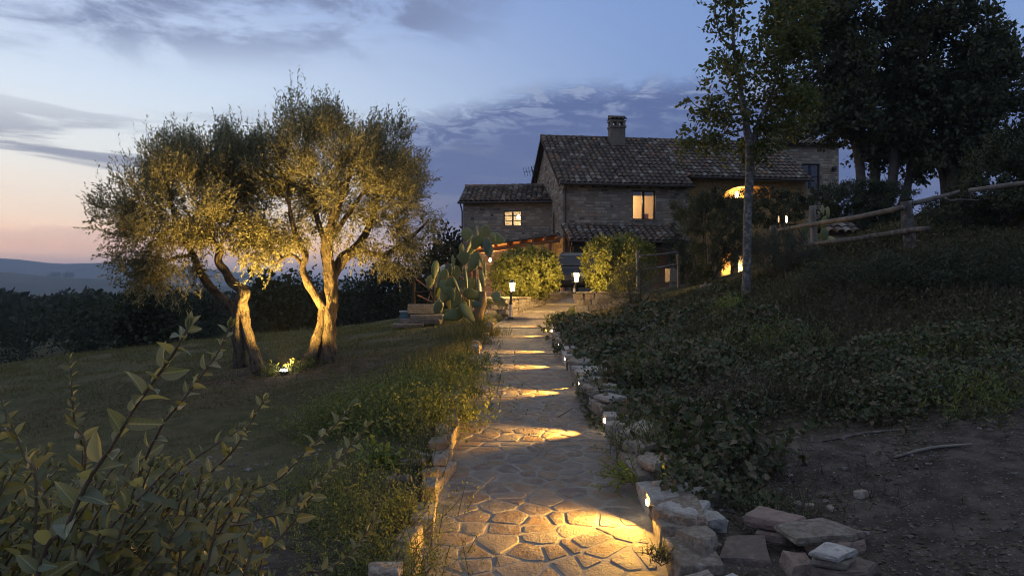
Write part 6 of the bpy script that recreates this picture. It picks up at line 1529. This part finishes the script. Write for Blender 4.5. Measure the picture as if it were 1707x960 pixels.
for px, py, Y, lab, sd2 in ((453, 612, 12.55, 'lit leafy sprouts left of the garden spotlight', 331), (494, 608, 12.6, 'lit leafy sprouts right of the garden spotlight', 332), (510, 600, 12.9, 'thin lit sprouts at the foot of the right olive', 333)):
    clump('olive_sprouts', lab, px, py, Y, .18, .26, 26, 'weed_leaf', sd2, kind='rhomb', L=(.05, .09), wr=.25, per=8, group='sprouts around the spotlight')

# ------------------------------------------------------------------ loose stones, slabs and sticks
SLABS = [  # px, distance, height above the soil, size, turn, tilt, material, label
    ((1248, 4.38, -.02), (.44, .36, .075), .5, (.08, -.10), 'pink_sandstone', 'triangular pinkish slab lying flat at the left of the heap'),
    ((1296, 4.62, -.01), (.30, .28, .085), .1, (.02, .02), 'pink_sandstone', 'small brown slab under the topmost pinkish slab of the heap'),
    ((1290, 4.66, .075), (.38, .28, .085), -.2, (.08, .03), 'pink_sandstone', 'pinkish slab with pointed back on top of the heap at the rear'),
    ((1322, 4.20, -.02), (.22, .24, .12), .9, (.22, .1), 'pink_sandstone', 'reddish wedge stone in front of the flat grey slab'),
    ((1385, 4.42, .0), (.50, .34, .10), .5, (.0, .02), 'pink_sandstone', 'brown slab under the broad flat grey slab'),
    ((1368, 4.40, .095), (.56, .36, .06), .25, (.10, .03), 'limestone', 'broad flat grey slab in the middle of the heap'),
    ((1408, 4.12, -.01), (.40, .28, .09), -.1, (.04, .02), 'pink_sandstone', 'brown slab at the bottom front of the heap'),
    ((1392, 4.10, .075), (.28, .20, .05), .2, (.03, .03), 'limestone', 'yellowish thin slab under the white one'),
    ((1396, 4.09, .125), (.31, .21, .045), -.15, (.06, .05), 'pale_limestone', 'white slab on top at the front of the heap')]
for k, (c, s_, rz, tl, mt, lab) in enumerate(SLABS):
    p = P(c[0], 900, c[1]); p.z = Hz(p.x, p.y) + c[2]; o = slab('stone_slab', (p.x, p.y, p.z), tuple(q * .84 for q in s_), rz, tl, mt, 700 + k); tag(o, lab, 'stone', 'heap of loose slabs beside the path')
RK = [((1165, 860, 4.95), .10, 'rough pale stone lying behind the nearest right kerb stones'), ((1180, 840, 5.15), .09, 'small pale stone farthest behind the nearest kerb stones'), ((1172, 885, 4.8), .07, 'little pale stone between the kerb and the heap of slabs'),
      ((1195, 925, 4.5), .04, 'tiny white stone on the soil left of the slab heap'), ((1350, 845, 5.05), .05, 'small pale rock behind the heap of slabs'), ((1437, 838, 5.1), .06, 'pale angular rock alone on the bare soil'),
      ((1330, 840, 5.1), .045, 'small round rock beside the other behind the heap'), ((1385, 858, 5.0), .04, 'flat pebble in front of the angular rock'), ((1590, 590, 9.2), .10, 'pale stone in the grass high on the right bank'), ((1625, 575, 9.4), .12, 'second pale stone high on the right bank'),
      ((1105, 830, 5.3), .12, 'white broken stone resting behind the nearest light')]
for k, (c, r_, lab) in enumerate(RK):
    p = P(*c); p.z = Hz(p.x, p.y); o = stone('loose_rock', (p.x, p.y, p.z - .01), (r_ * 1.6, r_ * 1.4, r_), k * .7, (.1, .1), 'limestone', None, 800 + k, .35); tag(o, lab, 'rock', 'loose rocks on the right bank')
for c, lab in (((665, 826, 5.55), 'short grey log end lying on the soil by the left kerb'), ((690, 800, 5.95), 'broken brown stump end beside the short log')):
    p = P(*c); p.z = Hz(p.x, p.y) + .035; o = pole('log', [p + Vector((-.09, .02, -.01)), p + Vector((0, 0, .0)), p + Vector((.09, -.03, .02))] if 'short' in lab else [p + Vector((0, 0, -.05)), p + Vector((.005, 0, .02)), p + Vector((.01, 0, .09))], [.038, .04, .036], None); tag(o, lab, 'log')
ST = [((1012, 580), (1047, 588), 12.6, .018, 'short pale stick on the ivy right of the fourth light'), ((1068, 556), (1090, 560), 14.0, .016, 'short stick on the bank above the pale stick'), ((1160, 566), (1182, 562), 13.0, .016, 'short pale stick below the young tree'),
      ((1200, 559), (1262, 562), 13.0, .02, 'long pale stick at the foot of the young tree'), ((1490, 815), (1620, 778), 5.6, .012, 'long dark stick lying on the bare soil'), ((1370, 745), (1540, 762), 6.2, .009, 'thin dry cane lying along the bare soil'),
      ((1095, 622), (1130, 608), 10.6, .014, 'thin pale stick lying in the ivy')]
for (a, b, Y, r_, lab) in ST:
    A, Bq = P(*a, Y), P(*b, Y); A.z = Hz(A.x, A.y) + (.12 if Y > 9 else .01); Bq.z = Hz(Bq.x, Bq.y) + (.16 if Y > 9 else .02); mid = A.lerp(Bq, .5) + Vector((0, .03, .015))
    o = pole('stick', [A, mid, Bq], [r_, r_ * 1.1, r_ * .7], None, 'grey_wood', 6); tag(o, lab, 'stick')
# thorny trailing stem across the path at the third light, and a twig lower down
o = pole('bramble_stem', [P(962, 646, 9.55), P(935, 648, 9.45), P(905, 650, 9.4), P(885, 645, 9.6), P(850, 622, 11.0)], [.004, .004, .004, .003, .002], None, 'dark_bark', 5); tag(o, 'thin bramble stem trailing across the path by the third light', 'stem')
o = pole('fallen_twig', [P(925, 698, 8.0), P(942, 688, 8.1), P(955, 680, 8.25)], [.005, .006, .004], None, 'dark_bark', 5); tag(o, 'small dark twig lying on the path above the second light', 'twig')

# ================================================================== FOREGROUND SHRUB
leaf_mat('shrub_leaf', (.16, .19, .135), (.23, .24, .13), .42, back=(.42, .38, .19), rough=.42, spec=.5, c3=(.22, .20, .07), p3=.8, obj=True, veins=True)
leaf_mat('shrub_fill_leaf', (.14, .165, .115), (.20, .21, .115), .42, back=(.39, .35, .18), rough=.45, spec=.45, c3=(.22, .20, .07), p3=.8)
rough_mat('shrub_stem', (.13, .085, .055), (.21, .15, .10), 9, bump=.4, objvar=.1)
def leaf_variant(k):
    rn = random.Random(900 + k); V = []; ny_, nx_ = 9, 5; wr = rn.uniform(.34, .48); curl = rn.uniform(.0, .40); fold = rn.uniform(.15, .7); tw = rn.uniform(-.3, .3); bend = rn.uniform(-.08, .08)
    for j in range(ny_ + 1):
        t = j / ny_; y = t; wd = wr * (math.sin(math.pi * min(1, t ** .85 * .97 + .015)) ** .85) * (1 - .25 * t) if 0 < t < 1 else 0.004
        if t < .08: wd = .02
        for i in range(nx_):
            u = (i / (nx_ - 1) - .5) * 2; x = u * wd * .62
            z = abs(u) * wd * fold - curl * t * t + .015 * math.sin(9 * t + k) * abs(u); x2 = x + bend * t * t
            a = tw * t; V.append((x2 * math.cos(a) - z * math.sin(a), y, x2 * math.sin(a) + z * math.cos(a)))
    F = [(j * nx_ + i, j * nx_ + i + 1, (j + 1) * nx_ + i + 1, (j + 1) * nx_ + i) for j in range(ny_) for i in range(nx_ - 1)]
    me = mesh('leaf', V, F); me.materials.append(MATS['shrub_leaf']); me.polygons.foreach_set('use_smooth', np.ones(len(me.polygons), dtype=bool)); return me
LV = [leaf_variant(k) for k in range(7)]
LVA = [(np.array([v.co[:] for v in me.vertices]), [tuple(p.vertices) for p in me.polygons]) for me in LV]
sb = Vector((-1.15, 1.55, 0)); sb.z = Hz(sb.x, sb.y)
SHRUB = empty('leafy_shrub', sb, 'leafy shrub with reddish stems filling the near left corner', 'shrub')
rs2 = random.Random(44); nleaf = 0; fillV, fillF = [], []
def leaf_on(pos, d, L, branch, obj=True):
    global nleaf
    d = d.normalized(); up = Vector((rs2.uniform(-1.0, 1.0), rs2.uniform(-1.5, .5), rs2.uniform(.3, 1.0))).normalized(); s = d.cross(up).normalized(); n_ = s.cross(d)
    M3 = Matrix((s, d, n_)).transposed(); k = rs2.randrange(7)
    W_ = Matrix.Translation(pos) @ (M3 @ Matrix.Rotation(rs2.uniform(-.5, .5), 3, 'Y')).to_4x4() @ Matrix.Scale(L * .86, 4)
    if obj and nleaf < 298:
        o = bpy.data.objects.new('leaf', LV[k]); COL.objects.link(o); o.parent = branch; o.matrix_local = W_; nleaf += 1
    else:
        A = np.array(W_); V, F = LVA[k]; k0 = len(fillV); fillV.extend((V @ A[:3, :3].T + A[:3, 3]).tolist()); fillF.extend([tuple(i + k0 for i in f) for f in F])
def branch(pts, r0, leafL, step, obj=True, from_=.0, root=True):
    P3 = [P(*p) for p in pts]
    if root: P3 = [sb + Vector((rs2.uniform(-.15, .15), rs2.uniform(-.1, .2), -.05)), P3[0].lerp(sb, .45) + Vector((0, 0, -.05))] + P3
    q = spline([tuple(p) for p in P3], 6); q = [Vector(a) for a in q]; n = len(q)
    mb = MB(); mb.tube(q, [r0 * .68 * (1 - .75 * i / n) + .0008 for i in range(n)], 6, True); br = mb.build('branch', MATS['shrub_stem'], SHRUB, True)
    ds = [0.0]
    for a, b in zip(q[:-1], q[1:]): ds.append(ds[-1] + (b - a).length)
    L = ds[-1]; s = max(L * from_, L * .42 if root else .02); k = rs2.randint(0, 1); ph = rs2.random() * 6
    while s < L:
        i = int(np.searchsorted(ds, s)); i = min(max(i, 1), n - 1); f = (s - ds[i - 1]) / max(ds[i] - ds[i - 1], 1e-6); pos = q[i - 1].lerp(q[i], f); t = (q[i] - q[i - 1]).normalized()
        side = t.orthogonal().normalized(); side = Matrix.Rotation(ph + k * 2.4, 3, t) @ side
        fr_ = s / L; d = t * rs2.uniform(.35, .7) + side * rs2.uniform(.6, .95) + Vector((0, 0, .1)); sz = leafL * rs2.uniform(.6, 1.2) * (1.0 if fr_ < .85 else .55 + .45 * (1 - fr_) / .15)
        leaf_on(pos, d, sz, br, obj); s += step * .64 * rs2.uniform(.7, 1.25) * (1 if fr_ < .9 else .55); k += 1
    for _ in range(3): leaf_on(q[-1], (q[-1] - q[-2]).normalized() * 1.0 + Vector((rs2.uniform(-.4, .4), rs2.uniform(-.4, .4), rs2.uniform(-.1, .4))), leafL * .5, br, obj)
    return br
branch([(60, 975, 1.20), (109, 880, 1.18), (149, 798, 1.16), (188, 741, 1.15), (227, 676, 1.14), (284, 597, 1.13), (313, 548, 1.12)], .0060, .066, .030)
branch([(215, 850, 1.55), (262, 724, 1.52), (297, 676, 1.5), (324, 641, 1.5), (363, 588, 1.5), (382, 545, 1.5)], .005, .054, .034)
branch([(250, 905, 1.7), (332, 807, 1.7), (389, 750, 1.7), (424, 693, 1.7), (440, 668, 1.7)], .0045, .050, .036)
branch([(250, 950, 1.75), (341, 877, 1.78), (394, 829, 1.8), (464, 798, 1.8), (499, 763, 1.8), (556, 711, 1.8), (586, 676, 1.8)], .005, .056, .040)
branch([(400, 970, 1.8), (472, 890, 1.85), (525, 820, 1.85), (564, 767, 1.85), (612, 711, 1.85)], .0045, .054, .040)
branch([(140, 800, 1.55), (125, 706, 1.55), (120, 654, 1.55), (118, 602, 1.55)], .004, .046, .026)
branch([(60, 850, 1.3), (40, 760, 1.3), (22, 715, 1.3), (0, 660, 1.3)], .004, .050, .030)
branch([(470, 990, 2.0), (540, 950, 2.0), (582, 925, 2.0), (628, 864, 2.0)], .004, .050, .038)
branch([(80, 900, 1.35), (60, 800, 1.4), (30, 740, 1.4), (-20, 690, 1.4)], .004, .050, .030)
branch([(330, 930, 1.6), (420, 870, 1.65), (480, 850, 1.65), (540, 800, 1.7)], .004, .050, .036)
branch([(200, 920, 1.45), (260, 820, 1.45), (330, 760, 1.45), (400, 715, 1.5)], .0045, .052, .034)
# the crowded lower twigs
for k in range(175):
    tx = rs2.uniform(-60, 450); ty = rs2.uniform(745, 930) + max(0, tx - 200) * .30; Y = rs2.uniform(1.25, 2.0); dx_ = rs2.uniform(-130, 0)
    branch([(tx + dx_ * 1.6, ty + 260, Y), (tx + dx_, ty + 130, Y), (tx + dx_ * .4, ty + 50, Y), (tx, ty, Y)], .0035, rs2.uniform(.042, .056), .032, False, .1, False)
o = link('fill_leaves', mesh('fill_leaves', fillV, fillF), MATS['shrub_fill_leaf'], SHRUB, True); tag(o, kind='stuff')

# ================================================================== THE AIR
hm_, nt = new_mat('haze_air')
pv = nt.node('ShaderNodeVolumePrincipled'); pv.inputs['Color'].default_value = (.66, .80, 1.0, 1); pv.inputs['Density'].default_value = 3.0e-4; pv.inputs['Anisotropy'].default_value = .1
o_ = nt.node('ShaderNodeOutputMaterial'); nt.l.new(pv.outputs[0], o_.inputs['Volume'])
mb = MB(); x0, x1, y0, y1 = gx[0] - 50, gx[-1] + 50, gy[0] - 50, gy[-1] + 50
zlo = float(GZ.min()) - 45
mb.box(((x0 + x1) / 2, (y0 + y1) / 2, (zlo + 160) / 2), (x1 - x0, y1 - y0, 160 - zlo)); hz = mb.build('haze', MATS['haze_air']); tag(hz, 'thin evening haze in the valley air', 'haze', kind='stuff')
bpy.context.view_layer.update()
